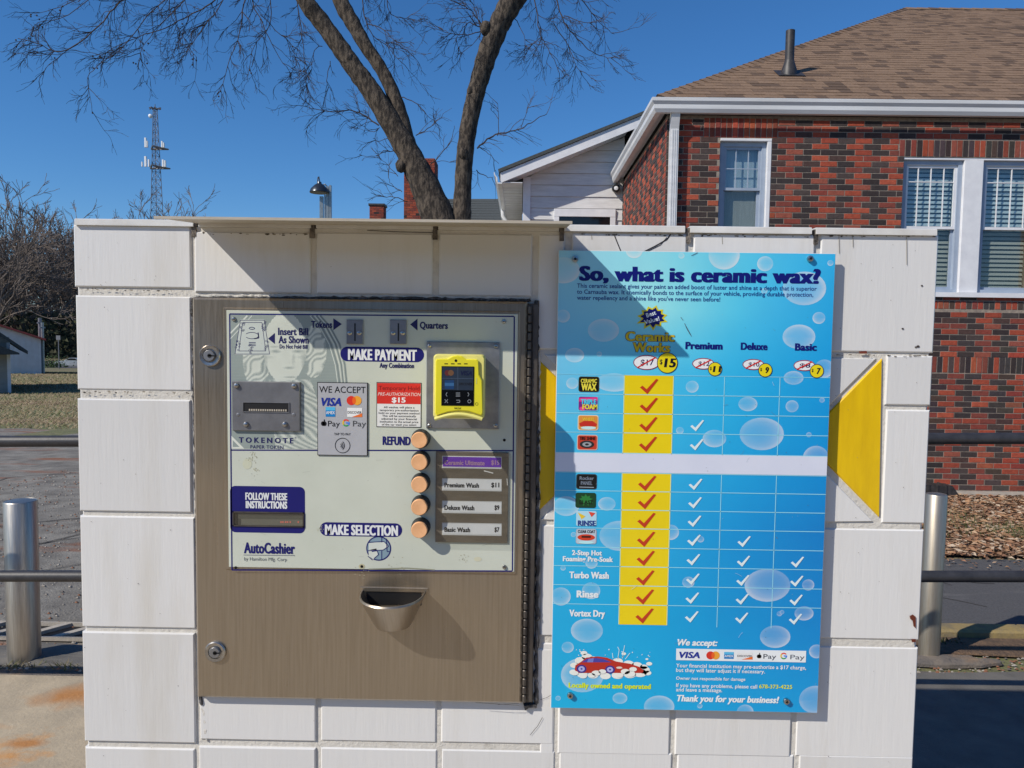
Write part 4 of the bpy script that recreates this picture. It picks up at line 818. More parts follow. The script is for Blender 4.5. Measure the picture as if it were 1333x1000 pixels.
for (x, y) in ((748.5, 337.5), (1054, 337), (742, 904.5), (1023, 912)):
    c = wp(x, y, SY); k = kk(x, y, SY)
    s_o = MB().lathe((c.x, SY, c.z), [(.0052, 0), (.0056, -.002), (.0046, -.0055), (.0024, -.006)], 18, 'y').build('screw', X['screw'], sg, smooth=True)
    MB().lathe((c.x, SY, c.z), [(.0022, -.0058), (.0022, -.0064)], 12, 'y').build('screw_socket', X['black'], s_o)
for (x, y) in ((748.5, 337.5), (1054, 337), (742, 904.5), (1023, 912)):
    c = wp(x, y, SY); MB().lathe((c.x, SY+.004, c.z), [(.004, 0), (.004, .012)], 10, 'y').build('spacer', X['zinc'], sg)
# ------------------------------------------------------------------ unseen wash building, added so the steel door reflects something dark
X['bay'] = mat('dim_block_wall', (.16, .15, .145), .8, c2=(.11, .105, .10), sc=4)
wbld = root('added_wash_building', (0, -15, 0), 'unseen grey block wash building with open bays, added for the steel door to reflect', 'building')
for i in range(5): MB().box((-11+i*5.2, -19, 0), (-10.4+i*5.2, -13, 3.0)).build('bay_wall', X['bay'], wbld)
MB().box((-11.4, -19.4, 0), (10.8, -19.1, 3.0)).build('back_wall', X['bay'], wbld)
MB().box((-11.4, -19.4, 3.01), (10.8, -12.8, 3.9)).build('roof', X['bay'], wbld)
# ------------------------------------------------------------------ bollards and railing
def bollard(d, px, pyt, r, m, label):
    x = wd(px, 860, d).x; zt = wd(px, pyt, d).z
    b = root('bollard', (x, d-D, 0), label, 'bollard', 'steel bollards behind the kiosk')
    MB().lathe((x, d-D, 0), [(r, -.1), (r, .002), (r, zt-.004), (r-.003, zt), (r-.004, zt-.001), (r*.94, zt-.002)], 40).build('post', X[m], b, smooth=True)
    MB().lathe((x, d-D, zt-.004), [(r*.935, 0), (r*.9, .004), (r*.45, .009), (.002, .011)], 32).build('cap', X['steel_v'], b, smooth=True)
    return b, x, zt
bollard(3.79, 32, 652, .075, 'steel_v', 'shiny thick stainless bollard left of the tiled wall')
bollard(4.04, 1208.5, 643, .0525, 'steel_tan', 'slimmer tan-grey metal bollard right of the tiled wall')
rd = 3.25
rl = root('railing', (0, rd-D, 0), 'dark grey two-bar pipe railing running behind the tiled kiosk', 'railing')
for (yl, yr) in ((574.5, 571), (750, 750.5)):
    a, b = wd(50, yl, rd), wd(1270, yr, rd); s_ = (b.z-a.z)/(b.x-a.x)
    e = lambda x: Vector((x, rd-D, a.z+(x-a.x)*s_))
    MB().tube([e(-5.2), e(5.6)], .0247, 20).build('rail', X['rail'], rl, smooth=True)
for x in (-5.1, -.25, .35, 5.5): MB().lathe((x, rd-D+.0, 0), [(.03, -.1), (.03, 1.27), (.026, 1.275)], 18).build('post', X['rail'], rl, smooth=True)
# trench drain on the left
dr = root('drain_grate', (wd(60, 840, 4.15).x, 4.15-D, .01), 'rusty storm drain grate with slanting bars beyond the left bollard', 'drain grate')
d0, d1 = 4.04, 4.26
xa, xb = -3.4, -1.7
MB().box((xa, d0-D, .006), (xb, d1-D, .012)).build('drain_pit', X['black'], dr)
for z in (d0, d1-.012): MB().box((xa, z-D, .012), (xb, z+.012-D, .034)).build('frame_bar', X['strip'], dr)
i = 0; x = xa+.1
while x < xb-.2:
    MB().add([(x, d0+.012-D, .012), (x+.05, d0+.012-D, .012), (x+.20, d1-.012-D, .012), (x+.15, d1-.012-D, .012), (x, d0+.012-D, .032), (x+.05, d0+.012-D, .032), (x+.20, d1-.012-D, .032), (x+.15, d1-.012-D, .032)],
             [(0, 3, 2, 1), (4, 5, 6, 7), (0, 1, 5, 4), (1, 2, 6, 5), (2, 3, 7, 6), (3, 0, 4, 7)]).build('bar', X['strip'], dr)
    x += .19
# broken asphalt collars round the bollards
def lump(name, cx, cd, rx, ry, h, m, seed, label=None):
    random.seed(seed); b = MB(); n = 26; R_ = [1+random.uniform(-.16, .16) for _ in range(n)]
    vs = [(cx, cd-D, h+.016)]
    for q, zz in ((.45, .95), (.8, .75), (.97, .45), (1, -.3)):
        for i in range(n):
            a = 2*math.pi*i/n; vs.append((cx+rx*R_[i]*q*math.cos(a), cd-D+ry*R_[i]*q*math.sin(a), .016+h*zz+random.uniform(-.003, .003)))
    fs = [(0, 1+i, 1+(i+1) % n) for i in range(n)]
    for j in range(3): fs += [(1+j*n+i, 1+(j+1)*n+i, 1+(j+1)*n+(i+1) % n, 1+j*n+(i+1) % n) for i in range(n)]
    o = b.add(vs, fs).build(name, X[m]); o['kind'] = 'structure'; return o
lump('asphalt_collar', wd(40, 880, 3.82).x, 3.83, .62, .15, .018, 'newasph', 1)
lump('asphalt_patch', wd(1235, 870, 3.98).x, 3.97, .24, .07, .022, 'sandy', 2)
lump('asphalt_patch', wd(1300, 845, 4.2).x-.1, 4.18, 1.5, .12, .008, 'bed', 6)
# kerb in stones
kb = root('kerb', (3.0, 4.36-D, 0), 'faded yellow concrete kerb beyond the right bollard', 'kerb')
x = 1.1; random.seed(8)
while x < 9:
    l = random.uniform(.85, .95); b = MB(); b.extr([(4.30-D, -.05), (4.31-D, .045), (4.325-D, .056), (4.425-D, .056), (4.43-D, -.05)][::-1], 'x', x, x+l-.012); b.build('kerb_stone', X['kerb'], kb); x += l
# ------------------------------------------------------------------ brick house
HD = 9.30; HY = HD-D
hx0 = wd(866, 250, HD).x; HX1 = hx0+11.5; HB = HY+4.0*1.0
wt = wd(900, 150, HD).z; GZ = gd(HD)
house = root('brick_house', (hx0+3, HY+2, GZ), 'red and black patterned brick house with brown shingled hip roof and white gutters', 'house')
L_, H_ = .2032, .0677
# openings (x0,x1,z0,z1)
w1 = rpx(936, 181, 1003, 306, HY); w2 = rpx(1173, 206, 1344, 386, HY)
w2 = (w2[0], w2[0]+1.56, w2[2], w2[3])
opn = [w1, w2]
bw = MB(); mo = .005
zs = sorted([GZ-.3, wt]+[o[2] for o in opn]+[o[3] for o in opn])
for z0, z1 in zip(zs[:-1], zs[1:]):
    cuts = sorted([(o[0], o[1]) for o in opn if o[2] < (z0+z1)/2 < o[3]]); x = hx0+mo
    for a, b in cuts: bw.box((x, HY+mo, z0), (a, HY+.22, z1)); x = b
    bw.box((x, HY+mo, z0), (HX1, HY+.22, z1))
bw.box((hx0+mo, HY+.22, GZ-.3), (hx0+.22, HY+4.2, wt)); bw.box((HX1-.22, HY+.22, GZ-.3), (HX1, HY+7, wt)); bw.box((hx0+.22, HY+6.8, GZ-.3), (HX1-.22, HY+7, wt))
wall = bw.build('brick_wall', X['bmort'], house)
random.seed(21)
RED = [(.36, .066, .032), (.31, .055, .028), (.42, .085, .042), (.24, .046, .03), (.30, .078, .048), (.22, .05, .035)]
DRK = [(.035, .024, .024), (.075, .04, .034), (.040, .030, .030), (.055, .042, .042), (.048, .034, .032), (.070, .050, .046)]
def pick(par):
    dark = par
    if random.random() < .07: dark = not dark
    return random.choice(DRK if dark else RED)
bands = []   # soldier bands (x0,x1,z0,z1)
bands.append((w1[0]-.20, w1[1]+.06, w1[3]+.004, w1[3]+.235)); bands.append((w2[0]-.06, w2[1]+.1, w2[3]+.004, w2[3]+.20)); bands.append((w2[0]-.06, w2[1]+.1, w2[2]-.155, w2[2]-.055))
sb = wd(1270, 486, HD).z; bands.append((hx0, HX1, sb, sb+.195))
bl = []      # bricks: (x0,x1,z0,z1,colour)
def sub(iv, holes):
    out = [iv]
    for a, b in holes:
        nx = []
        for u, v in out:
            if b <= u or a >= v: nx.append((u, v)); continue
            if a > u: nx.append((u, a))
            if b < v: nx.append((b, v))
        out = nx
    return out
z = wt-.006-H_*0; row = 0
z_list = []
zz = sb+.195
up_rows = []
zc_ = zz
while zc_+H_ < wt+.02: up_rows.append(zc_); zc_ += H_
dn = sb-H_; dn_rows = []
while dn > GZ-.1: dn_rows.append(dn); dn -= H_
for row, z in enumerate(dn_rows[::-1]+up_rows):
    xx = hx0 - (L_/2 if row % 2 else 0); i = 0
    while xx < HX1:
        a, b = max(xx, hx0), min(xx+L_-.0095, HX1); zt_ = min(z+H_-.0095, wt-.002)
        holes = [(o[0]-.004, o[1]+.004) for o in opn+bands if o[2]-.008 < z+H_/2 < o[3]+.004]
        for u, v in sub((a, b), holes):
            if v-u > .025: bl.append((u, v, z, zt_, pick(i % 2 == 0)))
        xx += L_; i += 1
for k, (a, b, z0, z1) in enumerate(bands):
    xx = a+.004; i = 0
    while xx < b-.03:
        if not (k in (3,) and any(o[0] < xx < o[1] and o[2] < z0 < o[3] for o in opn)): bl.append((xx, min(xx+.0582, b), z0+.004, z1-.004, random.choice(RED) if k == 0 or random.random() < .5 else random.choice(DRK)))
        xx += .0677; i += 1
def vis(x0, x1, z0, z1):
    c_ = Vector(((x0+x1)/2, HY, (z0+z1)/2)); d_ = c_-CP; u = 666.5+F*d_.dot(RT)/d_.dot(FW); v_ = 500-F*d_.dot(UP)/d_.dot(FW)
    if u > 1328 or v_ < 5: return 1e9
    if u < 1222 and v_ > 297: return 1e9
    if abs(x1-x0) < .15: return 50+d_.length
    return d_.length-(2 if v_ < 300 and 1010 < u else 0)
bl.sort(key=lambda b: vis(*b[:4]))
meshes = {}
def brickmesh(w_, h_, col):
    k = (round(w_, 3), round(h_, 3), col)
    if k not in meshes:
        mb = MB(); mb.cur = col; mb.cbox(-w_/2, w_/2, -h_/2, h_/2, -.0045, .006, .0018); meshes[k] = mb.mesh('brick', X['brick'], cols=True)
    return meshes[k]
for (x0, x1, z0, z1, c_) in bl[:300]:
    inst('brick', brickmesh(x1-x0, z1-z0, c_), ((x0+x1)/2, HY+mo+random.uniform(-.0015, .0015), (z0+z1)/2), wall)
rest = MB()
for (x0, x1, z0, z1, c_) in bl[300:]:
    rest.cur = tuple(v*random.uniform(.85, 1.1) for v in c_); j = random.uniform(-.0015, .0015); rest.cbox(x0, x1, z0, z1, HY+.0005+j, HY+mo+.006, .0022)
# left return wall bricks (face -x)
for row, z in enumerate(dn_rows[::-1]+([sb+i*H_ for i in range(3)])+up_rows):
    yy = HY+.012-(L_/2 if row % 2 == 0 else 0); i = 0
    while yy < HY+4.0:
        a, b = max(yy, HY+.012), min(yy+L_-.0095, HY+4.0); zt_ = min(z+H_-.0095, wt-.002)
        if b-a > .03:
            c_ = pick(i % 2 == 1); j = random.uniform(-.002, .002); c2_ = .0022; rest.cur = c_
            xo, xi = hx0-.0+j, hx0+mo+.006
            rest.add([(xo, a+c2_, z+c2_), (xo, b-c2_, z+c2_), (xo, b-c2_, zt_-c2_), (xo, a+c2_, zt_-c2_), (xo+c2_, a, z), (xo+c2_, b, z), (xo+c2_, b, zt_), (xo+c2_, a, zt_), (xi, a, z), (xi, b, z), (xi, b, zt_), (xi, a, zt_)],
                     [(3, 2, 1, 0)]+[((i_+1) % 4, 4+(i_+1) % 4, 4+i_, i_) for i_ in range(4)]+[(4+(i_+1) % 4, 8+(i_+1) % 4, 8+i_, 4+i_) for i_ in range(4)])
        yy += L_; i += 1
rest.build('bricks', X['brick'], wall, cols=True, kind='stuff')
# roof
OV = .20
ex, ey = hx0-.15, HY-OV+.05
ez = wd(860, 125, HD-OV).z
hipS = .606
T_ = 5.43
rx0, ry_, rz_ = ex+T_, ey+T_, ez+hipS*T_
RXE = HX1+.3
rb_ = MB(); dzz = -.03
rb_.add([(ex, ey, ez+dzz), (RXE, ey, ez+dzz), (RXE, ry_, rz_+dzz), (rx0, ry_, rz_+dzz), (ex, ey+2*T_, ez+dzz), (RXE, ey+2*T_, ez+dzz)],
        [(0, 1, 2, 3), (0, 3, 4), (3, 2, 5, 4), (1, 5, 2), (0, 4, 5, 1)])
roof = rb_.build('roof', X['groof'], house)
SHC = [(.225, .145, .092), (.21, .134, .085), (.24, .155, .10), (.12, .076, .05), (.215, .138, .088), (.175, .112, .072), (.23, .148, .094)]
sl_ = math.hypot(1, hipS); ny, nz = -hipS/sl_, 1/sl_; ty, tz = 1/sl_, hipS/sl_
sh = []; ex_ = .135; nrow = int(T_*sl_/ex_)
random.seed(31)
for r in range(nrow+1):
    s0 = r*ex_; s1 = min(s0+ex_*1.25, T_*sl_); xl = ex+s0/sl_
    xx = xl-random.uniform(0, .3)
    while xx < RXE:
        w_ = random.choice((.10, .13, .15, .18, .22)); a, b = max(xx, xl), min(xx+w_, RXE)
        if b-a > .03: sh.append((a, b-.004, s0, s1, random.choice(SHC), random.choice((0, .006))))
        xx += w_
def shgeo(mb, a, b, s0, s1, lift):
    P = []
    for s_, h in ((s0, .007+lift*.5), (s1, .003), (s0, .001+lift*.5), (s1, -.006)):
        for x in (max(a, ex+s_/sl_-.02), max(b, ex+s_/sl_)): P.append((x, ey+ty*s_+ny*h, ez+tz*s_+nz*h))
    mb.add(P, [(0, 1, 3, 2), (4, 5, 1, 0), (4, 0, 2, 6), (1, 5, 7, 3)])
def rv(s_):
    c_ = Vector(((s_[0]+s_[1])/2, ey+ty*s_[2], ez+tz*s_[2])); d_ = c_-CP; u = 666.5+F*d_.dot(RT)/d_.dot(FW)
    return d_.length-(s_[1]-s_[0])*3 if u < 1330 else 1e9
sh.sort(key=rv)
for (a, b, s0, s1, c_, lf) in sh[:300]:
    mb = MB(); mb.cur = c_; shgeo(mb, a, b, s0, s1, lf); mb.build('shingle', X['shin'], roof, cols=True)
mb = MB()
for (a, b, s0, s1, c_, lf) in sh[300:]: mb.cur = c_; shgeo(mb, a, b, s0, s1, lf)
mb.build('shingles', X['shin'], roof, cols=True, kind='stuff')
# hip and ridge caps
mb = MB(); n = 52
for i in range(n):
    t0, t1 = T_*i/n, T_*(i+1.25)/n; mb.cur = random.choice(SHC); w_ = .13
    A = Vector((ex+t0, ey+t0, ez+hipS*t0+.036)); B = Vector((ex+t1, ey+t1, ez+hipS*t1+.022))
    mb.add([A+Vector((w_, -w_*.3, -.055)), A, A+Vector((-w_*.3, w_, -.055)), B+Vector((w_, -w_*.3, -.055)), B, B+Vector((-w_*.3, w_, -.055))], [(0, 1, 4, 3), (1, 2, 5, 4), (0, 2, 1)])
for i in range(40):
    x0_ = rx0+i*.2; mb.cur = random.choice(SHC); mb.add([(x0_, ry_-.12, rz_-.05), (x0_, ry_, rz_+.03), (x0_, ry_+.12, rz_-.05), (x0_+.24, ry_-.12, rz_-.06), (x0_+.24, ry_, rz_+.02), (x0_+.24, ry_+.12, rz_-.06)], [(0, 1, 4, 3), (1, 2, 5, 4), (0, 2, 1)])
mb.build('ridge_cap', X['shin'], roof, cols=True, kind='stuff')
# soffit, gutters (K profile), downspout
MB().box((ex+.10, ey+.06, ez-.105), (RXE, HY-.004, ez-.095)).build('soffit', X['white'], house)
MB().box((ex+.06, ey+.05, ez-.10), (RXE, ey+.06, ez-.035)).build('fascia', X['white'], house)
MB().box((ex+.06, ey+.06, ez-.105), (hx0-.004, HY+4.3, ez-.095)).build('soffit', X['white'], house)
MB().box((ex+.04, ey+.06, ez-.10), (ex+.06, HY+4.3, ez-.035)).build('fascia', X['white'], house)
g = 1.15
prof = [(0, -.135), (-.055, -.135), (-.075, -.10), (-.078, -.06), (-.10, -.03), (-.104, .0), (-.098, .004), (-.092, -.006), (-.085, -.03), (-.06, -.06), (-.055, -.12), (0, -.12)]
gb = MB(); n = len(prof)
def gut(t, corner):   # front gutter from the corner along +x, side gutter along +y, mitred
    return t
A = [(ex+.05+p_[0]*g, ey+.05+p_[0]*g, ez-.02+p_[1]*g) for p_ in prof]
B = [(RXE, ey+.05+p_[0]*g, ez-.02+p_[1]*g) for p_ in prof]; Cc = [(ex+.05+p_[0]*g, HY+4.35, ez-.02+p_[1]*g) for p_ in prof]
gb.add(A+B, [(i, (i+1) % n, n+(i+1) % n, n+i) for i in range(n)]); gb.build('gutter', X['gutter'], house)
gb = MB(); gb.add(A+Cc, [((i+1) % n, i, n+i, n+(i+1) % n) for i in range(n)]+[[n+i for i in range(n)]]); gb.build('gutter', X['gutter'], house)
dsx = wd(876, 230, HD-.06).x; dw = .05
db = MB()
db.extr([(HY-.09, GZ+.1), (HY-.09, ez-.34), (ey+.00, ez-.17), (ey+.00, ez-.10), (ey+.075, ez-.10), (ey+.075, ez-.15), (HY-.012, ez-.30), (HY-.012, GZ+.1)], 'x', dsx-dw, dsx+dw)
for q in (-.5, 0, .5): db.box((dsx+q*dw-.008, HY-.096, GZ+.12), (dsx+q*dw+.008, HY-.09, ez-.35))
db.build('downspout', X['gutter'], house)
MB().box((hx0-.13, HY-.13, GZ+.2), (hx0-.02, HY-.02, GZ+1.85)) if False else None
# downspout outlet block
oc = wd(1222, 625, 9.0)
ob_ = root('drain_extension', (oc.x, 9.0-D, gd(9.0)), 'black plastic downspout extension lying at the foot of the brick wall', 'drain pipe')
MB().extr([(oc.x-.5, gd(9.0)+.02), (oc.x+.16, gd(9.0)+.02), (oc.x+.17, gd(9.0)+.05), (oc.x+.09, gd(9.0)+.16), (oc.x-.2, gd(9.0)+.17), (oc.x-.5, gd(9.0)+.15)], 'y', 9.03-D, 8.86-D).build('pipe_body', X['rubber'], ob_)
for i in range(5): MB().box((oc.x-.4+i*.1, 8.85-D, gd(9.0)+.03), (oc.x-.38+i*.1, 9.035-D, gd(9.0)+.172)).build('rib', X['rubber'], ob_)
# vent pipe
def on_roof(px, py):
    d_ = (FW*F+RT*(px-666.5)-UP*(py-500)); nrm = Vector((0, ny, nz)); t = (Vector((ex, ey, ez))-CP).dot(nrm)/d_.dot(nrm); return CP+d_*t
v0 = on_roof(1027, 97); kpp = (v0.y+D)/F
vt = MB().lathe((v0.x, v0.y, v0.z), [(5.6*kpp, -.1), (5.6*kpp, .0), (5.6*kpp, 54*kpp), (4.8*kpp, 54*kpp+.004), (4.8*kpp, 52*kpp)], 20).build('vent_pipe', X['rubber'], house, smooth=True)
MB().lathe((v0.x, v0.y, v0.z), [(10*kpp, -.06), (9.5*kpp, 5*kpp), (6*kpp, 16*kpp), (5.7*kpp, 17*kpp)], 20).build('vent_boot', X['rubber'], vt, smooth=True)
pl = MB(); shx = v0.x
P = []
for s_, h in ((-.14, .02), (.14, .02)):
    for x in (-.17, .17): P.append((shx+x, v0.y+ty*s_+ny*h, v0.z+tz*s_+nz*h))
pl.add(P, [(0, 1, 3, 2)]).build('vent_flashing', X['rubber'], vt)
# windows
def window(o, name_kind, cols_, rows_, blinds, label, fy=.05, lowmat='blindlow'):
    x0, x1, z0, z1 = o; f = .05; yb = HY+fy
    fr = MB()
    for a, b, c_, d_ in ((x0, x0+f, z0, z1), (x1-f, x1, z0, z1), (x0+f, x1-f, z1-f, z1), (x0+f, x1-f, z0, z0+f*.8)): fr.box((a, yb, c_), (b, yb+.09, d_))
    W = fr.build('window', X['blueframe'], house, label=label)
    zm = z0+(z1-z0)*.485
    for nm, a, b, c_, d_, yy in (('sash', x0+f, x1-f, zm, z1-f, yb+.02), ('sash', x0+f, x1-f, z0+f*.8, zm+.03, yb+.05)):
        s_ = .032; q = MB()
        for e_ in ((a, a+s_, c_, d_), (b-s_, b, c_, d_), (a+s_, b-s_, d_-s_, d_), (a+s_, b-s_, c_, c_+s_)): q.box((e_[0], yy, e_[2]), (e_[1], yy+.028, e_[3]))
        if yy == yb+.02:
            for i in range(1, cols_): u = a+(b-a)*i/cols_; q.box((u-.0055, yy+.004, c_+s_), (u+.0055, yy+.014, d_-s_))
            for i in range(1, rows_): u = c_+(d_-c_)*(.74 if blinds else i/rows_); q.box((a+s_, yy+.005, u-.0055), (b-s_, yy+.013, u+.0055))
        q.build(nm, X['white' if yy == yb+.02 and blinds else 'blueframe'], W)
        MB().box((a+s_*.5, yy+.012, c_+s_*.5), (b-s_*.5, yy+.015, d_-s_*.5)).build('pane', X['glass' if yy == yb+.02 else 'screenmesh'], W)
    if blinds:
        n_ = 27; 
        for i in range(n_):
            zz_ = z0+.06+(z1-z0-.12)*i/n_; me_ = MB().add([(x0+f+.01, yb+.10, zz_), (x1-f-.01, yb+.10, zz_), (x1-f-.01, yb+.117, zz_+.036), (x0+f+.01, yb+.117, zz_+.036), (x0+f+.01, yb+.101, zz_-.003), (x1-f-.01, yb+.101, zz_-.003), (x1-f-.01, yb+.118, zz_+.033), (x0+f+.01, yb+.118, zz_+.033)],
                [(0, 1, 2, 3), (7, 6, 5, 4), (4, 5, 1, 0), (3, 2, 6, 7), (0, 3, 7, 4), (1, 5, 6, 2)]).build('slat', X['slat'], W)
    else:
        MB().box((x0+f+.01, yb+.10, z0+.05), (x1-f-.01, yb+.104, z1-.05)).build('curtain', X['curtain'], W)
    MB().box((x0, yb+.18, z0), (x1, yb+.75, z1)).build('room_shade', X['room'], W) if False else None
    rm = MB(); r = MB()
    r.add([(x0, yb+.6, z0), (x1, yb+.6, z0), (x1, yb+.6, z1), (x0, yb+.6, z1), (x0, yb+.14, z0), (x1, yb+.14, z0), (x1, yb+.14, z1), (x0, yb+.14, z1)], [(0, 1, 2, 3), (0, 4, 5, 1), (3, 2, 6, 7), (0, 3, 7, 4), (1, 5, 6, 2)])
    r.build('room_interior', X['room'], W)
    return W
def trim(name, x0, x1, z0, z1, y0, y1): return MB().cbox(x0, x1, z0, z1, y0, y1, .004).build(name, X['white'], house)
tw = .042
window((w1[0]+.012, w1[1]-tw-.01, w1[2]+.01, w1[3]-.035), 0, 3, 2, False, 'narrow sash window with pale curtain')
trim('window_trim', w1[0]+.002, w1[1]-.002, w1[3]-.033, w1[3]-.002, HY-.004, HY+.14); trim('window_trim', w1[1]-tw-.008, w1[1]-.002, w1[2], w1[3]-.034, HY-.002, HY+.14)
wz0, wz1 = w2[2]+.045, w2[3]-.03
wa = (w2[0]+.02, w2[0]+.02+.735); mm = (wa[1]+.002, wa[1]+.215); wb = (mm[1]+.002, w2[1]-.03)
wa = (w2[0]+.01, wd(1252, 300, HD).x); mm = (wa[1]+.002, wd(1277, 300, HD).x); wb = (mm[1]+.002, mm[1]+.75)
window((wa[0], wa[1], wz0, wz1), 0, 4, 2, True, 'left window of the pair with white blinds'); window((wb[0], wb[1], wz0, wz1), 0, 4, 2, True, 'right window of the pair with white blinds')
trim('window_mullion', mm[0], mm[1], wz0, wz1, HY+.01, HY+.14)
trim('window_trim', w2[0]+.002, w2[1]-.002, wz1+.001, w2[3]-.002, HY+.012, HY+.14)
MB().box((w2[0]-.02, HY-.045, w2[2]-.012), (w2[1]+.02, HY+.14, wz0-.002)).build('window_sill', X['white'], house)
# the meter box by the corner
mbx = wd(850, 289, HD-.1)
# ------------------------------------------------------------------ white annex
AD = HD+4.0; AY = AD-D
ann = root('white_house', (wd(740, 280, AD).x, AY+2, gd(AD)), 'white clapboard house wing with a shallow dark roof behind the brick house', 'house')
ax0 = wd(682, 270, AD).x; ax1 = hx0+.02; ea = wd(650, 225, AD-.35); rk = wd(812, 160, AD-.35)
s_ = (rk.z-ea.z)/(rk.x-ea.x); xr = rk.x+1.3; zr = ea.z+s_*(xr-ea.x); AB = AY+5
zr_at = lambda x: ea.z+s_*(x-ea.x)
b = MB(); b.extr([(ax0, gd(AD)-.2), (ax1, gd(AD)-.2), (ax1, zr_at(ax1)-.16), (ax0, zr_at(ax0)-.16)], 'y', AY+.03, AB); b.build('wall', X['whitew'], ann)
# clapboards
bp = 14.7*AD/F; z = wd(740, 256, AD).z+bp*5; 
while z > gd(AD):
    zt_ = z+bp-.004
    if zt_ < 1.9: 
        z -= bp; continue
    xl = ax0 if zr_at(ax0)-.16 > zt_ else ax0+(zt_-(zr_at(ax0)-.16))/s_
    if xl < ax1-.05:
        mb = MB(); x2l = max(ax0, ax0+(z-(zr_at(ax0)-.16))/s_) 
        mb.add([(x2l, AY-.004, z), (ax1, AY-.004, z), (ax1, AY+.014, zt_), (xl, AY+.014, zt_), (x2l, AY+.03, z), (ax1, AY+.03, z), (ax1, AY+.03, zt_), (xl, AY+.03, zt_)], [(0, 1, 2, 3), (4, 5, 1, 0), (0, 3, 7, 4), (1, 5, 6, 2), (3, 2, 6, 7)]); mb.build('clapboard', X['whitew'], ann)
    z -= bp
MB().box((ax0-.02, AY-.02, gd(AD)), (ax0+.11, AY+.03, zr_at(ax0)-.17)).build('corner_board', X['white'], ann)
# roof slab and rake
rf = MB(); rf.extr([(ea.x, ea.z), (xr, zr), (xr, zr+.05), (ea.x-.02, ea.z+.05)], 'y', AY-.40, AB); rf.build('roof', X['groof'], ann)
rf = MB(); rf.extr([(xr, zr), (xr+4, zr-4*s_), (xr+4, zr-4*s_+.05), (xr, zr+.05)], 'y', AY-.40, AB); rf.build('roof', X['groof'], ann)
MB().extr([(ea.x+.02, ea.z-.17), (xr, zr-.17), (xr, zr-.002), (ea.x+.02, ea.z-.002)], 'y', AY-.37, AY-.345).build('rake_board', X['white'], ann)
MB().extr([(ea.x+.05, ea.z-.16), (ax1, zr_at(ax1)-.155), (ax1, zr_at(ax1)-.145), (ea.x+.05, ea.z-.15)], 'y', AY-.344, AY-.006).build('soffit', X['white'], ann)
MB().extr([(ea.x+.05, ea.z-.16), (ax0-.03, ea.z-.16), (ax0-.03, ea.z-.15), (ea.x+.05, ea.z-.15)], 'y', AY-.343, AB).build('soffit', X['white'], ann)
for i in range(18): MB().box((ea.x+.05, AY+.1+i*.26, ea.z-.164), (ax0-.03, AY+.115+i*.26, ea.z-.1605)).build('soffit_batten', X['whitew'], ann)
gb = MB(); g2 = 1.35
A = [(ea.x+.05+p_[0]*g2, AY-.42, ea.z-.01+p_[1]*g2) for p_ in prof]; B = [(a[0], AB, a[2]) for a in A]
gb.add(A+B, [((i+1) % n_g, i, n_g0+i, n_g0+(i+1) % n_g) for n_g, n_g0 in ((len(prof), len(prof)),) for i in range(n_g)]+[list(range(len(prof)))[::-1]]); gb.build('gutter', X['gutter'], ann)
MB().tube([(ea.x+.0, AY+2.3, ea.z-.16), (ea.x+.0, AY+2.3, ea.z-.30), (ea.x+.10, AY+2.3, ea.z-.46), (ax0-.06, AY+2.35, ea.z-.60), (ax0-.06, AY+2.35, gd(AD))], .042, 12).build('downspout', X['gutter'], ann, smooth=True)
aw1 = rpx(720, 273, 800, 420, AY-.03)
MB().cbox(aw1[0], aw1[1]+.0, aw1[3]-.13, aw1[3], AY-.03, AY+.02, .004).build('window_trim', X['white'], ann); MB().cbox(aw1[0], aw1[0]+.09, aw1[2], aw1[3]-.132, AY-.028, AY+.02, .003).build('window_trim', X['white'], ann); MB().cbox(aw1[1]-.09, aw1[1], aw1[2], aw1[3]-.132, AY-.028, AY+.02, .003).build('window_trim', X['white'], ann)
MB().box((aw1[0]+.092, AY-.012, aw1[2]), (aw1[1]-.092, AY-.006, aw1[3]-.134)).build('window', X['blackg'], ann)
lc = wd(802, 245, AD-.12)
lt = root('security_light', (lc.x, AY-.01, lc.z), 'small round black security light on the corner of the white wing', 'light')
MB().lathe((lc.x-.0, AY-.12, lc.z), [(.055, .1), (.066, .06), (.066, 0), (.045, -.004), (.044, .02)], 20, 'y').build('housing', X['black'], lt, smooth=True)
MB().lathe((lc.x, AY-.12, lc.z), [(.038, .02), (.034, -.006), (.004, -.012)], 18, 'y').build('lens', X['twhite'], lt, smooth=True)
MB().tube([(lc.x, AY-.06, lc.z+.06), (lc.x+.02, AY-.03, lc.z+.13), (lc.x+.02, AY, lc.z+.22)], .012, 8).build('bracket', X['lamp'], lt)
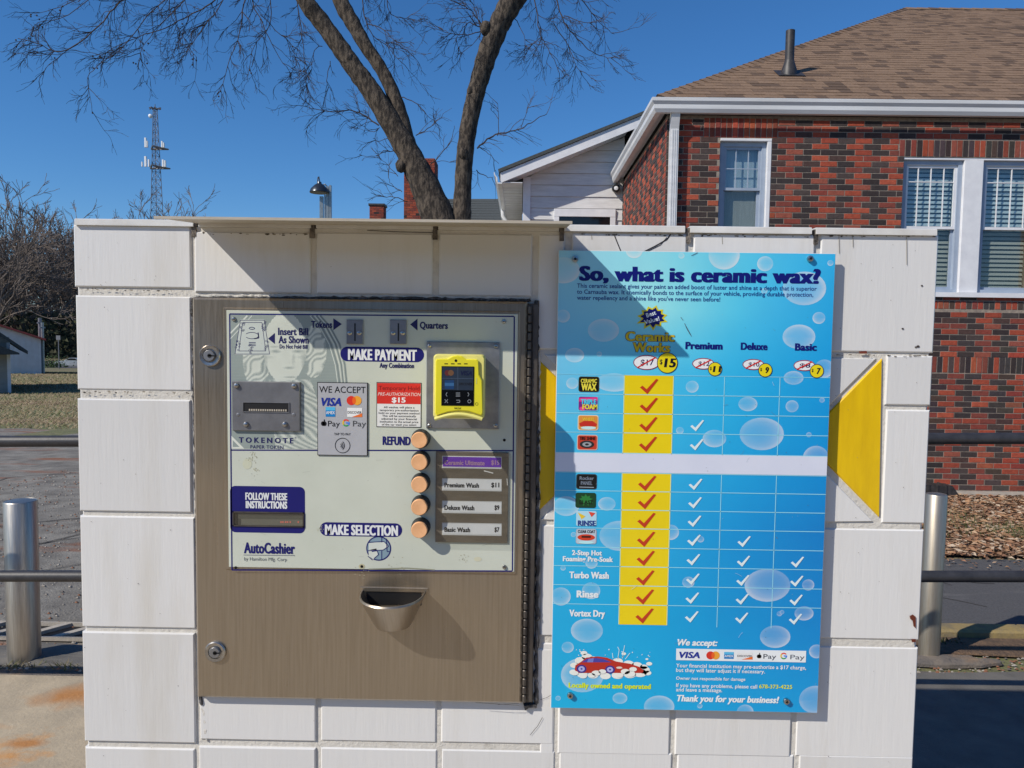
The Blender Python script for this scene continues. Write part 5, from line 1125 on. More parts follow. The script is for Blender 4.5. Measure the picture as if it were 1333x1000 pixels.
# ------------------------------------------------------------------ grey roofed house and chimneys behind the tree
def chimney(px0, px1, py, d, label, zb=2.0, cap=True, brickpx=7):
    a, b = wd(px0, py, d), wd(px1, py, d); w_ = b.x-a.x
    r = root('brick_chimney', ((a.x+b.x)/2, d-D+w_/2, zb), label, 'chimney'); y0 = d-D
    MB().box((a.x+.01, y0+.01, zb), (b.x-.01, y0+w_-.01, a.z-.02)).build('mortar_core', X['bmort'], r)
    z = a.z-.08; row = 0; nb = max(2, round(w_/.21)); lw_ = w_/nb; mb = MB()
    while z > zb:
        o_ = lw_/2 if row % 2 else 0
        for i in range(-1, nb+1):
            u, v = max(a.x, a.x+o_+i*lw_), min(b.x, a.x+o_+(i+1)*lw_-.01)
            if v-u > .02: mb.cur = random.choice(RED+RED+DRK[:1]); mb.cur = tuple(c_*.8 for c_ in mb.cur); mb.box((u, y0, z), (v, y0+.02, z+.06))
            u, v = max(y0+.02, y0+o_+i*lw_), min(y0+w_, y0+o_+(i+1)*lw_-.01)
            if v-u > .02: mb.box((b.x-.012, u, z), (b.x, v, z+.06)); mb.box((a.x, u, z), (a.x+.012, v, z+.06))
        z -= .07; row += 1
    mb.build('bricks', X['brick'], r, cols=True, kind='stuff')
    if cap: MB().cbox(a.x-.04, b.x+.04, a.z-.05, a.z+.03, y0-.04, y0+w_+.04, .01).build('cap', X['rubber'], r)
    return r
chimney(526, 566, 205, 24, 'tall brick chimney right behind the leaning tree limbs', 1.5, False)
chimney(481, 499.5, 266, 30, 'small brick chimney with dark cap between lamp post and tree', 1.5)
gh = root('grey_roof_house', (wd(630, 290, 31).x, 31-D, gd(31)), 'low house with dark grey shingled roof seen between tree and white wing', 'house')
a, b, c_, d_ = wd(575, 259, 34), wd(655, 259, 34), wd(565, 300, 30), wd(672, 300, 30)
c_.z -= .2; d_.z -= .2
mb = MB(); mb.add([c_, d_, b, a, (c_.x, 38-D, c_.z), (d_.x, 38-D, d_.z)], [(0, 1, 2, 3), (3, 2, 5, 4), (0, 3, 4), (1, 5, 2), (0, 4, 5, 1)]); gr_ = mb.build('roof', X['groof'], gh)
mb = MB(); sr = (a-c_).length
for r in range(14):
    t0 = r/14; A = c_.lerp(a, t0)+Vector((0, -.02, .02)); B = d_.lerp(b, t0)+Vector((0, -.02, .02)); mb.box((A.x, A.y, A.z-.01), (B.x, A.y+.2, A.z+.012))
mb.build('shingle_courses', X['groof'], gr_, kind='stuff')
MB().box((c_.x+.3, 30.4-D, gd(30)-.3), (d_.x-.3, 37.6-D, c_.z-.02)).build('wall', X['hsiding'], gh)
# ------------------------------------------------------------------ lamp post
ld = 28
lp_ = root('lamp_post', (wd(420, 280, ld).x, ld-D, gd(ld)), 'grey metal post with round dome lamp and twin square poles', 'lamp post')
for (x0, x1, yt) in ((416.5, 421, 256), (422.5, 424, 254), (425, 428.3, 243), (428.8, 431.5, 241.5)):
    a, b = wd(x0, yt, ld), wd(x1, yt, ld); MB().box((a.x, ld-D-.06, gd(ld)), (b.x, ld-D+.06, a.z)).build('pole', X['lamp'], lp_)
a = wd(416, 251, ld); k = ld/F
MB().lathe((a.x+.02, ld-D-.1, a.z), [(12*k, -1*k), (12.4*k, 0), (11*k, 4*k), (6*k, 9*k), (3*k, 11*k), (2.5*k, 13*k), (.5*k, 13.4*k)], 28).build('lamp_shade', X['darkshade'], lp_, smooth=True)
MB().tube([wd(413.2, 241, ld), wd(414, 231, ld), wd(415, 230, ld), wd(417, 241, ld)], .35*k*2, 8).build('hanger', X['rubber'], lp_); MB().tube([wd(416, 242, ld), wd(423, 240, ld), wd(428, 245, ld)], .9*k, 8).build('lamp_arm', X['lamp'], lp_)
# ------------------------------------------------------------------ lattice tower
td = 240; tb = gd(td); k = td/F
tx = wd(204, 280, td).x; ty_ = td-D; ztop = wd(203, 142, td).z
tw_ = root('radio_tower', (tx, ty_, tb), 'tall steel lattice telecom tower with white antennas on the skyline', 'tower')
def leg(a, z):
    w_ = (2.8+(ztop-z)/(ztop-tb)*12.0)*k*1.0; return Vector((tx+w_*math.cos(a), ty_+w_*math.sin(a), z))
AN = (math.pi*.5+.5, math.pi*.5+.5+2.094, math.pi*.5+.5+4.189)
for a in AN: MB().tube([leg(a, tb), leg(a, ztop)], [.14, .10], 5).build('tower_leg', X['tower'], tw_)
mb = MB(); nseg = 30
for i in range(nseg):
    z0, z1 = tb+(ztop-tb)*i/nseg, tb+(ztop-tb)*(i+1)/nseg
    for j in range(3):
        a, b = AN[j], AN[(j+1) % 3]; mb.tube([leg(a, z0), leg(b, z1)], .06, 3); mb.tube([leg(b, z0), leg(a, z1)], .06, 3); mb.tube([leg(a, z1), leg(b, z1)], .06, 3)
mb.build('bracing', X['tower'], tw_)
for (zp, wd_, ys) in ((193, 13, ((-12.5, -10.6, 12), (-9.8, -8.6, 8), (9, 10.5, 8), (11.3, 12.5, 6))), (218, 15, ((-16.5, -15.5, 6), (-12.6, -10.4, 13), (-8, -6.4, 9), (10, 12, 9), (13, 14.5, 8)))):
    zc2 = wd(205, zp, td).z; cxp = wd(205, zp, td).x
    pm = MB(); 
    for s2 in (0, 2.09, 4.19): pm.tube([(cxp+wd_*k*math.cos(s2+2.6), ty_+wd_*k*math.sin(s2+2.6), zc2), (cxp+wd_*k*math.cos(s2+4.69), ty_+wd_*k*math.sin(s2+4.69), zc2)], .22, 5); pm.tube([(cxp, ty_, zc2), (cxp+wd_*k*math.cos(s2+2.6), ty_+wd_*k*math.sin(s2+2.6), zc2)], .2, 5)
    pm.build('antenna_platform', X['tower'], tw_)
    for (a, b, h) in ys: MB().box((cxp+a*k, ty_-2.2, zc2-1*k), (cxp+b*k, ty_-1.6, zc2+(h-1)*k)).build('antenna', X['twhite'], tw_)
pm = MB(); zc2 = ztop
for i in range(9): a = i*.698; pm.tube([(tx, ty_, zc2), (tx+7.5*k*math.cos(a), ty_+5*k*math.sin(a), zc2+random.uniform(0, 2)*k)], .16, 4); pm.tube([(tx+7*k*math.cos(a), ty_, zc2-1*k), (tx+7*k*math.cos(a), ty_, zc2+2*k)], .18, 4)
pm.tube([(tx, ty_, zc2), (tx, ty_, zc2+6*k)], .12, 4); pm.build('top_mount', X['tower'], tw_)
dc = wd(199, 153, td); MB().lathe((dc.x, ty_-1.4, dc.z), [(2.6*k, 0), (2.2*k, -.5), (.2, -.7)], 16, 'y').build('dish', X['twhite'], tw_, smooth=True)

# ------------------------------------------------------------------ bare tree
random.seed(77)
TD = 18.0; TS = TD/10
def px3(x, y, d): return wd(x, y, d)
tr = root('bare_tree', (px3(585, 300, TD).x, TD-D, gd(TD)), 'large leafless tree forking into thick leaning limbs behind the wall', 'tree')
K = TD/F
def smooth_path(pts, n=6):
    out = []
    for i in range(len(pts)-1):
        p0 = pts[max(i-1, 0)]; p1 = pts[i]; p2 = pts[i+1]; p3 = pts[min(i+2, len(pts)-1)]
        for j in range(n):
            t = j/n; out.append(tuple(.5*((2*b)+(-a+c)*t+(2*a-5*b+4*c-d)*t*t+(-a+3*b-3*c+d)*t**3) for a, b, c, d in zip(p0, p1, p2, p3)))
    out.append(tuple(pts[-1])); return out
def limb(pts, n=20, noise=.05, mb=None, sub_=8):
    "pts: (px, py, distance, radius in px)"
    sp = smooth_path(pts, sub_); P = [px3(a, b, c) for a, b, c, r in sp]; R_ = [r*.87*K*(1+.03*math.sin(i*1.3)+random.uniform(-.02, .02)) for i, (a, b, c, r) in enumerate(sp)]
    mb.tube(P, R_, n, noise=noise); return P
tk = MB()
bx_ = px3(588, 300, TD)
base = Vector((bx_.x+.05, TD-D, gd(TD)-.2))
zf = px3(590, 330, TD).z
tk.tube([base, base+Vector((0, 0, .6)), base+Vector((-.02, 0, 1.6)), Vector((bx_.x, TD-D, zf)), px3(588, 300, TD)], [1.05, .85, .74, .70, .62], 26, noise=.06)
tk.build('trunk', X['bark'], tr, smooth=True)
for nm, pts in (('limb', [(592, 345, TD, 26), (573, 290, TD, 25), (552, 240, TD, 21), (537, 210, TD, 18.5), (521, 180, TD, 16.5), (484, 120, TD, 14.5), (462, 90, TD, 13.5), (441, 60, TD, 13), (418, 28, TD, 12.5), (397, 0, TD-.1, 12), (365, -60, TD-.2, 11), (330, -120, TD-.3, 8)]),
                ('limb', [(532, 192, TD+.05, 12), (521, 150, TD+.12, 11), (511, 120, TD+.16, 10), (495, 88, TD+.2, 9.5), (476, 60, TD+.2, 10), (459, 30, TD+.25, 11), (443, 0, TD+.3, 11.5), (420, -70, TD+.4, 9)]),
                ('limb', [(592, 350, TD+.05, 20), (600, 290, TD, 15), (602, 255, TD, 13), (605, 205, TD, 12.5), (611, 160, TD, 12.5), (620, 120, TD, 13), (629, 88, TD, 14), (639, 58, TD, 15), (652, 28, TD, 15.5), (668, 0, TD, 16.5), (700, -50, TD, 15), (740, -110, TD-.2, 10)])):
    mb = MB(); limb(pts, 24, .06, mb); mb.build(nm, X['bark'], tr, smooth=True)
for (x, y, r) in ((522, 216, 7.5), (632, 37, 8), (603, 200, 7), (455, 76, 5.5), (612, 118, 4.5)):
    c_ = px3(x, y, TD-.14); kn = MB(); kn.add([c_+Vector((math.cos(a)*math.cos(b_)*r*K*random.uniform(.85, 1.1), math.sin(a)*math.cos(b_)*r*K, math.sin(b_)*r*K*1.2)) for b_ in (-1.5, -.9, -.3, .3, .9, 1.5) for a in [i*.628 for i in range(10)]], [(j*10+i, j*10+(i+1) % 10, (j+1)*10+(i+1) % 10, (j+1)*10+i) for j in range(5) for i in range(10)]); kn.build('knot', X['bark'], tr, smooth=True)
tw = MB()
def twigs(mb, p, d, length, r, lvl, rmin, droop=.0, seg=5, spread=.75, kids=4, sides=3):
    P = [p.copy()]; dd = d.normalized(); st = length/seg
    for i in range(seg):
        dd = (dd+Vector((random.gauss(0, .14), random.gauss(0, .14), random.gauss(0, .14)-droop))).normalized(); P.append(P[-1]+dd*st)
    mb.tube(P, [max(rmin, r*(1-.62*i/seg)) for i in range(seg+1)], sides if r < .02 else 6, cap=False)
    if lvl <= 0: return
    for k_ in range(kids):
        i = random.randint(1, seg); q = P[i]; a = (P[i]-P[i-1]).normalized(); u = Vector((random.gauss(0, 1), random.gauss(0, 1), random.gauss(0, 1))); u = (u-a*u.dot(a)).normalized()
        twigs(mb, q, a+u*spread*random.uniform(.5, 1.2), length*random.uniform(.45, .72), r*.55, lvl-1, rmin, droop, seg, spread, kids, sides)
guides = [
 ([(300, -70), (240, -40), (180, -12), (153, 6), (135, 27), (102, 57), (75, 67), (51, 58), (24, 50)], 2.0, 1.0),
 ([(102, 57), (75, 75), (60, 88), (50, 105)], .9, .6), ([(75, 67), (48, 72), (20, 70)], .8, .6),
 ([(320, -60), (290, -10), (262, 12), (240, 24), (205, 40), (170, 52), (130, 72)], 1.7, 1.0),
 ([(270, -40), (215, 0), (185, 30), (160, 62), (125, 88), (114, 105), (120, 145)], 1.2, .8),
 ([(260, -40), (240, 0), (215, 25), (190, 55), (180, 80)], 1.2, .9),
 ([(200, -40), (120, -10), (80, 8), (45, 18)], 1.2, .8), ([(150, -30), (90, 20), (50, 30), (40, 45)], 1.0, .8),
 ([(340, -50), (318, 3), (312, 45), (300, 75), (288, 117)], 1.5, 1.0), ([(345, -30), (328, 0), (339, 24), (354, 57), (372, 87)], 1.5, .9),
 ([(300, -30), (285, 10), (262, 40), (248, 62), (235, 80)], 1.2, .9), ([(350, -20), (352, 30), (330, 62), (325, 90)], 1.1, .9),
 ([(385, -20), (392, 40), (396, 75), (398, 96)], 1.1, .9), ([(340, 20), (365, 45), (380, 60), (388, 90)], .9, .8), ([(230, -50), (220, 10), (240, 50), (255, 75)], 1.1, .9),
 ([(493, 163), (476, 152), (460, 144), (440, 146), (418, 143), (402, 140)], 1.7, .8), ([(494, 166), (485, 172), (470, 164), (455, 158)], .8, .5), ([(516, 197), (500, 197), (488, 204), (468, 202)], 1.0, .5), ([(506, 180), (492, 184), (486, 180)], .8, .4),
 ([(523, 126), (540, 134), (553, 146), (566, 160)], 1.1, .5), ([(541, 176), (556, 168), (566, 160), (562, 148)], 1.1, .5), ([(560, 214), (575, 200), (587, 182), (592, 164)], 1.2, .35), ([(560, 212), (580, 210), (602, 213)], .7, .3),
 ([(621, 193), (640, 178), (658, 173), (678, 167), (695, 157), (711, 149)], 1.9, .6), ([(648, 176), (650, 150), (648, 135)], .9, .5), ([(678, 167), (684, 152), (688, 140)], .9, .4), ([(622, 190), (636, 200), (650, 213)], .9, .3), ([(620, 222), (632, 230), (643, 231)], 1.2, .25),
 ([(530, 262), (515, 257), (500, 256), (484, 252)], 1.1, .5), ([(524, 250), (510, 240), (506, 232)], .9, .5), ([(519, 230), (505, 215), (490, 204)], .8, .5),
 ([(470, -30), (474, 20), (486, 45), (505, 62), (520, 80)], 1.4, .9), ([(478, 30), (500, 40), (515, 55), (525, 64)], 1.1, .8), ([(500, -30), (505, 10), (512, 20), (530, 24)], 1.1, .8), ([(420, 60), (410, 65), (405, 90), (400, 110)], .9, .7), ([(430, 80), (425, 105), (432, 118)], .9, .6),
 ([(628, 38), (612, 30), (600, 40), (590, 58)], 1.2, .7), ([(628, 40), (608, 45), (588, 44), (574, 38)], 1.2, .7), ([(630, 36), (614, 15), (596, 4), (575, -6)], 1.3, .8), ([(628, 36), (620, 20), (616, -5)], 1.0, .7), ([(626, 42), (618, 55), (602, 68)], .9, .6),
 ([(690, -30), (698, 10), (702, 40), (710, 58), (722, 78), (728, 95)], 1.4, .8), ([(715, -40), (726, 5), (738, 35), (757, 56), (775, 70), (795, 76)], 1.6, .9), ([(706, 48), (690, 62), (682, 76)], .9, .7), ([(720, 30), (740, 60), (750, 85), (758, 96)], 1.1, .8), ([(740, -20), (765, 10), (780, 30), (800, 45)], 1.2, .8), ([(665, 18), (680, 40), (684, 60)], 1.0, .7), ([(735, 20), (760, 30), (785, 28)], 1.0, .7)]
for pts, w_, dens in guides:
    dz_ = random.uniform(-.5, .3) if pts[0][1] < 60 else 0
    sp = smooth_path([(a, b, TD+dz_*min(1, i/2)+random.uniform(-.06, .06), w_*(1-.65*i/(len(pts)-1))*.62) for i, (a, b) in enumerate(pts)], 4)
    P = [px3(a+random.uniform(-1, 1), b+random.uniform(-1, 1), c) for a, b, c, r in sp]; tw.tube(P, [max(.0028*TS, r*K*.95) for *_, r in sp], 5, cap=False)
    nk = int(len(P)*.95*dens)
    for k_ in range(nk):
        i = random.randint(1, len(P)-1); a = (P[i]-P[i-1]).normalized(); u = Vector((random.gauss(0, 1), random.gauss(0, .6), random.gauss(-.1, 1))); u = (u-a*u.dot(a)).normalized()
        twigs(tw, P[i], a+u*.8, random.uniform(.14, .36)*(.6+.5*dens)*TS, .0048*TS, 2 if dens > .65 else 1, .0019*TS, .035, 5, .7, 3)
tw.build('twigs', X['twig'], tr)
sb_ = MB()
for i in range(46):
    pts = random.choice(guides[:15])[0]; a = pts[-1] if random.random() < .4 else random.choice(pts[2:]); c_ = px3(a[0]+random.gauss(0, 4), a[1]+abs(random.gauss(0, 4)), TD+random.uniform(-.3, .2)); sb_.lathe(c_, [(.006, -.02), (.02, -.007), (.02, .007), (.006, .02)], 6)
sb_.build('seed_balls', X['twig'], tr, kind='stuff')
# crown above the frame
up_ = MB()
for (x, y, dx, dz2) in ((330, -120, -.8, .7), (420, -70, -.2, 1), (372, -60, -.7, .5)):
    for k_ in range(2): twigs(up_, px3(x, y, TD), Vector((dx+random.uniform(-.4, .4), random.uniform(-.5, .5), dz2)), 2.6, .07, 4, .004, 0, 6, .8, 3)
up_.build('upper_branches', X['twig'], tr)

# ------------------------------------------------------------------ far woods
def far_tree(seed, h):
    random.seed(seed); mb = MB(); 
    twigs(mb, Vector((0, 0, 0)), Vector((random.uniform(-.08, .08), 0, 1)), h*.55, h*.018, 0, .1, 0, 6)
    for k_ in range(15):
        z = h*random.uniform(.12, .5); a = random.uniform(0, 6.28); twigs(mb, Vector((0, 0, z)), Vector((math.cos(a)*.75, math.sin(a)*.75, random.uniform(.5, 1.4))), h*random.uniform(.28, .42), h*.008, 4, .028, -.02, 5, .62, 3)
    return mb
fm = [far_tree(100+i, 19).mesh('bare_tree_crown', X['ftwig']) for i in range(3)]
def put_far(px, d, sc_, i, label, grp='bare trees on the left skyline', base_=None):
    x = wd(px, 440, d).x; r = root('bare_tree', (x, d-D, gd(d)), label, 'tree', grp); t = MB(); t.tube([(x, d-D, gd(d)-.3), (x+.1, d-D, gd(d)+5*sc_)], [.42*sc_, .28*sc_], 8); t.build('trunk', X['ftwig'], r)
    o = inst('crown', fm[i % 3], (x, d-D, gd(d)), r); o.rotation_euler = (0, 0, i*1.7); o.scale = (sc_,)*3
put_far(-8, 112, 1.28, 0, 'grey leafless tree at the left edge of the far wood', 'far wood')
random.seed(55)
for i, (px, d, s) in enumerate(((28, 118, 1.22), (60, 124, 1.2), (88, 132, 1.18), (10, 140, 1.4), (45, 150, 1.5), (76, 155, 1.25), (105, 140, 1.1), (-25, 130, 1.2), (-45, 118, 1.1), (128, 150, 1.15), (98, 170, 1.3), (22, 175, 1.4))):
    put_far(px, d, s, i+1, ['leafless tree in the far wood just right of the leftmost one', 'leafless tree of the far wood rising behind the poles at the shed', 'rightmost near tree of the far wood, beside the tiled wall'][i] if i < 3 else 'grey brown leafless tree deep in the far wood behind the white shed', 'far wood')
for i, (px, d, s) in enumerate(((172, 205, 1.7515), (192, 200, 1.8306), (214, 204, 1.921), (236, 200, 1.8645), (262, 205, 1.7515), (286, 210, 1.6385), (150, 210, 1.582))):
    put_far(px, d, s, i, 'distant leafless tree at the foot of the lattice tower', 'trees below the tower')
# low dark undergrowth behind the street
mb = MB(); random.seed(9)
for i in range(9000):
    u = random.uniform(-40, 160); d = random.uniform(112, 160); x = wd(u, 440, d).x; z = gd(d)+random.random()**1.7*6.5; s = random.uniform(.25, .6); a = random.uniform(0, 3.14)
    mb.add([(x-s*math.cos(a), d-D-s*math.sin(a), z), (x+s*math.cos(a), d-D+s*math.sin(a), z+random.uniform(-.2, .2)), (x, d-D, z+s*1.1)], [(0, 1, 2)])
X['under'] = mat('undergrowth', (.055, .045, .03), 1, c2=(.04, .05, .02), sc=.3)
o = mb.build('undergrowth', X['under']); o['kind'] = 'stuff'
# ------------------------------------------------------------------ left buildings
def gable(name, px0, px1, pyb, pye, pya, d, dep, wallm, roofm, label, ov=.3, apex=None):
    a, b = wd(px0, pyb, d), wd(px1, pyb, d); ze = wd(px1, pye, d).z; za = wd(px1, pya, d).z; g_ = a.z; y0 = d-D
    xa = (a.x+b.x)/2 if apex is None else wd(apex, pyb, d).x
    r = root(name, (b.x, y0, g_), label, 'house' if 'house' in name else 'shed'); r.rotation_euler = (0, 0, math.atan2(-b.x, d)+.03)
    MB().extr([(a.x, g_-.3), (b.x, g_-.3), (b.x, ze), (xa, za), (a.x, ze)], 'y', y0, y0+dep).build('wall', X[wallm], r)
    s2 = (za-ze)/(b.x-xa)
    mb = MB(); mb.extr([(xa, za+.02), (b.x+ov, ze-s2*ov+.02), (b.x+ov, ze-s2*ov+.16), (xa, za+.16)], 'y', y0-ov, y0+dep+ov); mb.build('roof', X[roofm], r)
    s3 = (za-ze)/(xa-a.x); mb = MB(); mb.extr([(a.x-ov, ze-s3*ov+.02), (xa, za+.02), (xa, za+.16), (a.x-ov, ze-s3*ov+.16)], 'y', y0-ov, y0+dep+ov); mb.build('roof', X[roofm], r)
    return r, a, b, ze, g_, y0
r, a, b, ze, g_, y0 = gable('white_shed', -25, 54, 484, 442, 425, 52, 9, 'shedw', 'redroof', 'long white shed with a red metal roof on the left', .3, 8)
for i in range(12): MB().box((a.x+.1+i*(b.x-a.x)/12, y0-.03, g_), (a.x+.16+i*(b.x-a.x)/12, y0-.002, ze-.05)).build('wall_rib', X['shedw'], r)
r, a, b, ze, g_, y0 = gable('grey_house', -75, 14, 512, 446, 410, 31, 7, 'hsiding', 'groof', 'small grey sided house with dark porch roof at the left edge', .6, -30)
for i in range(9): MB().box((a.x, y0-.02, g_+.2+i*.24), (b.x, y0-.001, g_+.415+i*.24)).build('siding_board', X['hsiding'], r)
MB().box((b.x-.1, y0-.03, g_), (b.x+.02, y0-.021, ze)).build('corner_board', X['white'], r)
pz = wd(14, 462, 30).z
MB().extr([(a.x, pz), (b.x+.3, pz-.0), (b.x+.3, pz+.06), (b.x-.6, pz+.45), (a.x, pz+.45)], 'y', y0-.9, y0-.05).build('porch_roof', X['groof'], r)
# utility posts
for (px, yt, yb, d, w_, lab) in ((53.5, 414, 481, 54, .12, 'taller dark pole at the corner of the white shed'), (56.5, 420, 480, 53, .09, 'shorter pale pole beside the dark one at the shed corner')):
    a = wd(px, yb, d); t = wd(px, yt, d); r = root('utility_pole', (a.x, d-D, gd(d)), lab, 'pole'); MB().tube([(a.x, d-D, gd(d)-.2), (a.x, d-D, t.z)], w_, 8).build('pole', X['tower' if w_ > .1 else 'lamp'], r); MB().box((a.x-.03, d-D-.3, t.z-.4), (a.x+.03, d-D+.3, t.z-.3)).build('crossbar', X['tower'], r)
d = 80; a = wd(76, 440, d); sp_ = root('road_sign', (a.x, d-D, gd(d)), 'small road sign on a thin post in front of the silver car', 'sign')
MB().tube([(a.x, d-D, gd(d)-.2), (a.x, d-D, a.z+.2)], .05, 6).build('post', X['tower'], sp_); MB().box((a.x-.22, d-D-.04, a.z-.2), (a.x+.22, d-D-.02, a.z+.25)).build('sign_face', X['tower'], sp_)
# guard wall / far lot
sheet('far_pavement', -90, 40, 118, 138, .06, 'road', 2)
# silver car
cd_ = 94; cx_ = wd(86, 470, cd_).x+.9; cy_ = cd_-D; cz_ = gd(cd_)+.012
car = root('parked_car', (cx_, cy_, cz_), 'low silver coupe parked along the far street', 'car')
W2 = .85
def carpt(u): return u
body = [(-2.1, .35), (-2.15, .55), (-2.0, .72), (-1.2, .84), (-.75, .90), (.9, .92), (1.7, .88), (2.05, .78), (2.1, .5), (2.05, .32), (1.72, .30), (1.6, .55), (1.35, .62), (1.1, .55), (.98, .30), (-.98, .30), (-1.1, .55), (-1.35, .62), (-1.6, .55), (-1.72, .30)]
MB().extr([(cx_+a_, cz_+b_) for a_, b_ in body][::-1], 'y', cy_-W2, cy_+W2).build('body', X['silver'], car)
MB().extr([(cx_+a_, cz_+b_) for a_, b_ in ((-.75, .9), (-.15, 1.2), (.15, 1.24), (.7, 1.2), (1.25, .92))][::-1], 'y', cy_-W2*.8, cy_+W2*.8).build('roof', X['silver'], car)
MB().extr([(cx_+a_, cz_+b_) for a_, b_ in ((-.58, .92), (-.12, 1.15), (.15, 1.18), (.62, 1.15), (.98, .93))][::-1], 'y', cy_-W2*.8-.01, cy_+W2*.8+.01).build('side_windows', X['blackg'], car)
for x in (-1.35, 1.35):
    for y in (-W2+.02, W2-.2):
        wh = MB().lathe((cx_+x, cy_+y-.02, cz_+.31), [(.30, 0), (.31, .05), (.31, .17), (.30, .2)], 20, 'y').build('wheel', X['tyre'], car, smooth=True); MB().lathe((cx_+x, cy_+y-.03, cz_+.31), [(.20, 0), (.20, .03), (.05, .0)], 14, 'y').build('rim', X['zinc'], wh)
MB().box((cx_-2.16, cy_-W2+.1, cz_+.58), (cx_-2.08, cy_-W2+.4, cz_+.68)).build('headlight', X['twhite'], car)
# shrub by the street
sh_ = root('green_shrub', (wd(66, 462, 90).x, 90-D, gd(90)), 'dark green shrub on the bank beside the far street', 'shrub'); mb = MB(); random.seed(12); a = wd(66, 462, 90)
for i in range(900):
    v = Vector((random.gauss(0, .8), random.gauss(0, .7), abs(random.gauss(0, .55)))); c_ = Vector((a.x, 90-D, gd(90)))+v; s = .13; q = [c_+Vector((random.uniform(-s, s), random.uniform(-s, s), random.uniform(-s, s))) for _ in range(3)]; mb.add(q, [(0, 1, 2)])
X['shrub'] = mat('shrub_leaf', (.04, .08, .02), .8, c2=(.06, .10, .03), sc=2); mb.build('foliage', X['shrub'], sh_)
mb = MB()
for i in range(7): mb.tube([(a.x, 90-D, gd(90)), (a.x+random.uniform(-.7, .7), 90-D+random.uniform(-.5, .5), gd(90)+.9)], .03, 4)
mb.build('stems', X['twig'], sh_)
# ------------------------------------------------------------------ ground litter
random.seed(15); mb = MB()
LC = [(.33, .19, .10), (.26, .14, .075), (.40, .27, .17), (.18, .10, .06), (.46, .36, .26), (.30, .15, .08)]
def leaf(mb, x, d, s, zadd=.0):
    z = gd(d)+.02+zadd; a = random.uniform(0, 6.28); c_, s2 = math.cos(a), math.sin(a); t1, t2 = random.uniform(-.5, .9)*s, random.uniform(-.4, .9)*s
    P = [(x-c_*s, d-D-s2*s, z+abs(t1)*.6), (x-s2*s*.45, d-D+c_*s*.45, z+.004+random.random()*s*.6), (x+c_*s, d-D+s2*s, z+abs(t2)*.6), (x+s2*s*.45, d-D-c_*s*.45, z+.004+random.random()*s*.3)]
    mb.cur = random.choice(LC); mb.add(P, [(0, 1, 2), (0, 2, 3)])
for i in range(30000): leaf(mb, random.uniform(1.8, 9), 6.12+2.85*random.random(), random.uniform(.018, .045), random.random()*.02)
for i in range(500): leaf(mb, random.uniform(1.8, 7), random.gauss(6.0, .18), random.uniform(.012, .03))
o = mb.build('fallen_leaves', X['leafc'], cols=True); o['kind'] = 'stuff'
mb = MB(); mb.cur = (.06, .12, .02)
for i in range(1500):
    c_ = random.choice(((3.9, 7.6, .28), (4.3, 7.3, .3), (4.6, 6.9, .2), (4.1, 8.0, .2))); x, d = random.gauss(c_[0], c_[2]), min(8.8, max(6.2, random.gauss(c_[1], c_[2]))); h = random.uniform(.03, .08); u = random.uniform(-.03, .03); mb.cur = random.choice(((.07, .12, .03), (.12, .15, .05), (.16, .15, .07))); mb.add([(x, d-D, gd(d)+.02), (x+.006, d-D, gd(d)+.02), (x+u, d-D+u, gd(d)+.03+h)], [(0, 1, 2)])
for i in range(240):
    c_ = random.choice(((-2.05, 3.76, .05), (-2.25, 3.70, .05), (-2.5, 3.68, .07), (2.95, 4.2, .05), (2.35, 4.22, .06), (3.3, 4.2, .05), (-2.1, 4.02, .05))); x, d = random.gauss(c_[0], c_[2]), random.gauss(c_[1], .02); h = random.uniform(.01, .035); u = random.uniform(-.03, .03); mb.cur = random.choice(((.05, .07, .02), (.13, .12, .05), (.20, .16, .09))); mb.add([(x-.004, d-D, .022), (x+.005, d-D, .022), (x+u, d-D+u, .03+h)], [(0, 1, 2)])
o = mb.build('weeds', X['leafc'], cols=True); o['kind'] = 'stuff'
mb = MB()
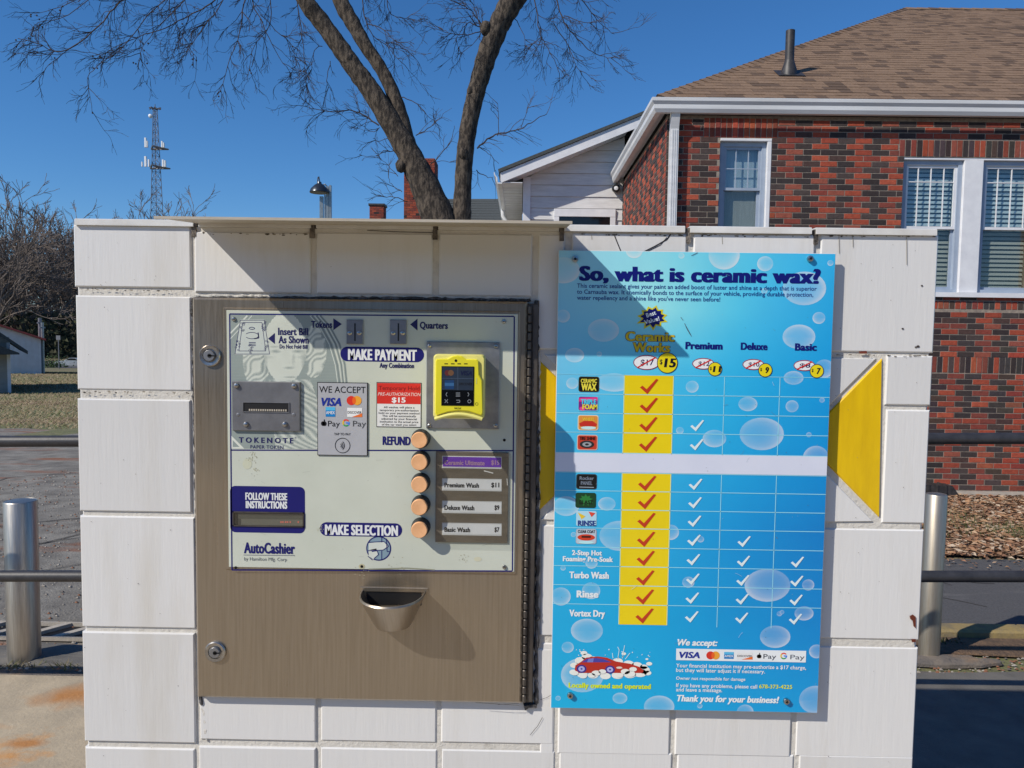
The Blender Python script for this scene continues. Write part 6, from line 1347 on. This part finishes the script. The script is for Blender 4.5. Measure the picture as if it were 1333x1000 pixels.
for i in range(7000):
    if random.random() < .72: x, d = random.uniform(-6, -1.2), 3.65+random.random()**1.6*9
    else: x, d = random.uniform(1.8, 4), random.uniform(3.84, 4.3)
    if x > 0 and random.random() < .5: continue
    s = random.uniform(.003, .010)*(1+(d-3.6)*.06); z = gd(d)+.008
    mb.cur = random.choice(((.25, .22, .19), (.34, .31, .27), (.12, .10, .09), (.24, .11, .06), (.20, .09, .05), (.28, .25, .21)))
    if d < 4.0 and abs(x+2.4) < .7: z += .018
    mb.add([(x-s, d-D-s*.6, z), (x+s, d-D-s*.7, z), (x+s*.8, d-D+s, z), (x-s*.7, d-D+s*.8, z), (x+random.uniform(-.3, .3)*s, d-D, z+s*.9)], [(0, 1, 4), (1, 2, 4), (2, 3, 4), (3, 0, 4)])
o = mb.build('pebbles', X['leafc'], cols=True); o['kind'] = 'stuff'
mb = MB(); random.seed(33); mb.cur = (.035, .03, .027)
def gcrack(x, d, ang, n, st, w_):
    P = [(x, d)]
    for i in range(n): ang += random.gauss(0, .35); x += math.cos(ang)*st; d += math.sin(ang)*st; P.append((x, d))
    for (a0, b0), (a1, b1) in zip(P[:-1], P[1:]):
        l = math.hypot(a1-a0, b1-b0); nx_, ny_ = -(b1-b0)/l*w_/2, (a1-a0)/l*w_/2; z0, z1 = gd(b0)+.0105, gd(b1)+.0105
        mb.add([(a0-nx_, b0-ny_-D, z0), (a1-nx_, b1-ny_-D, z1), (a1+nx_, b1+ny_-D, z1), (a0+nx_, b0+ny_-D, z0)], [(0, 1, 2, 3)])
for i in range(26): gcrack(random.uniform(-6, -1.5), random.uniform(4.3, 12), random.choice((.2, .1, 3.0, 1.4)), 14, .22, random.uniform(.008, .02))
for i in range(7): gcrack(random.uniform(1.8, 4.5), random.uniform(4.6, 5.9), random.choice((.1, 3.0, .6)), 10, .12, .008)
o = mb.build('pavement_cracks', X['leafc'], cols=True); o['kind'] = 'stuff'
# grass tufts on the far lawn
mb = MB(); random.seed(19)
for i in range(14000):
    d = random.uniform(15.6, 60); x = wd(random.uniform(-30, 110), 500, d).x; h = random.uniform(.02, .06)*(1+d*.01); z = gd(d); wdt = .006+d*.0004; mb.cur = random.choice(((.14, .16, .06), (.27, .21, .12), (.30, .23, .14), (.24, .19, .11), (.32, .26, .17)))
    u = random.uniform(-.06, .06); mb.add([(x-wdt, d-D, z), (x+wdt, d-D, z), (x+u, d-D+u, z+h)], [(0, 1, 2)])
o = mb.build('grass', X['leafc'], cols=True); o['kind'] = 'stuff'
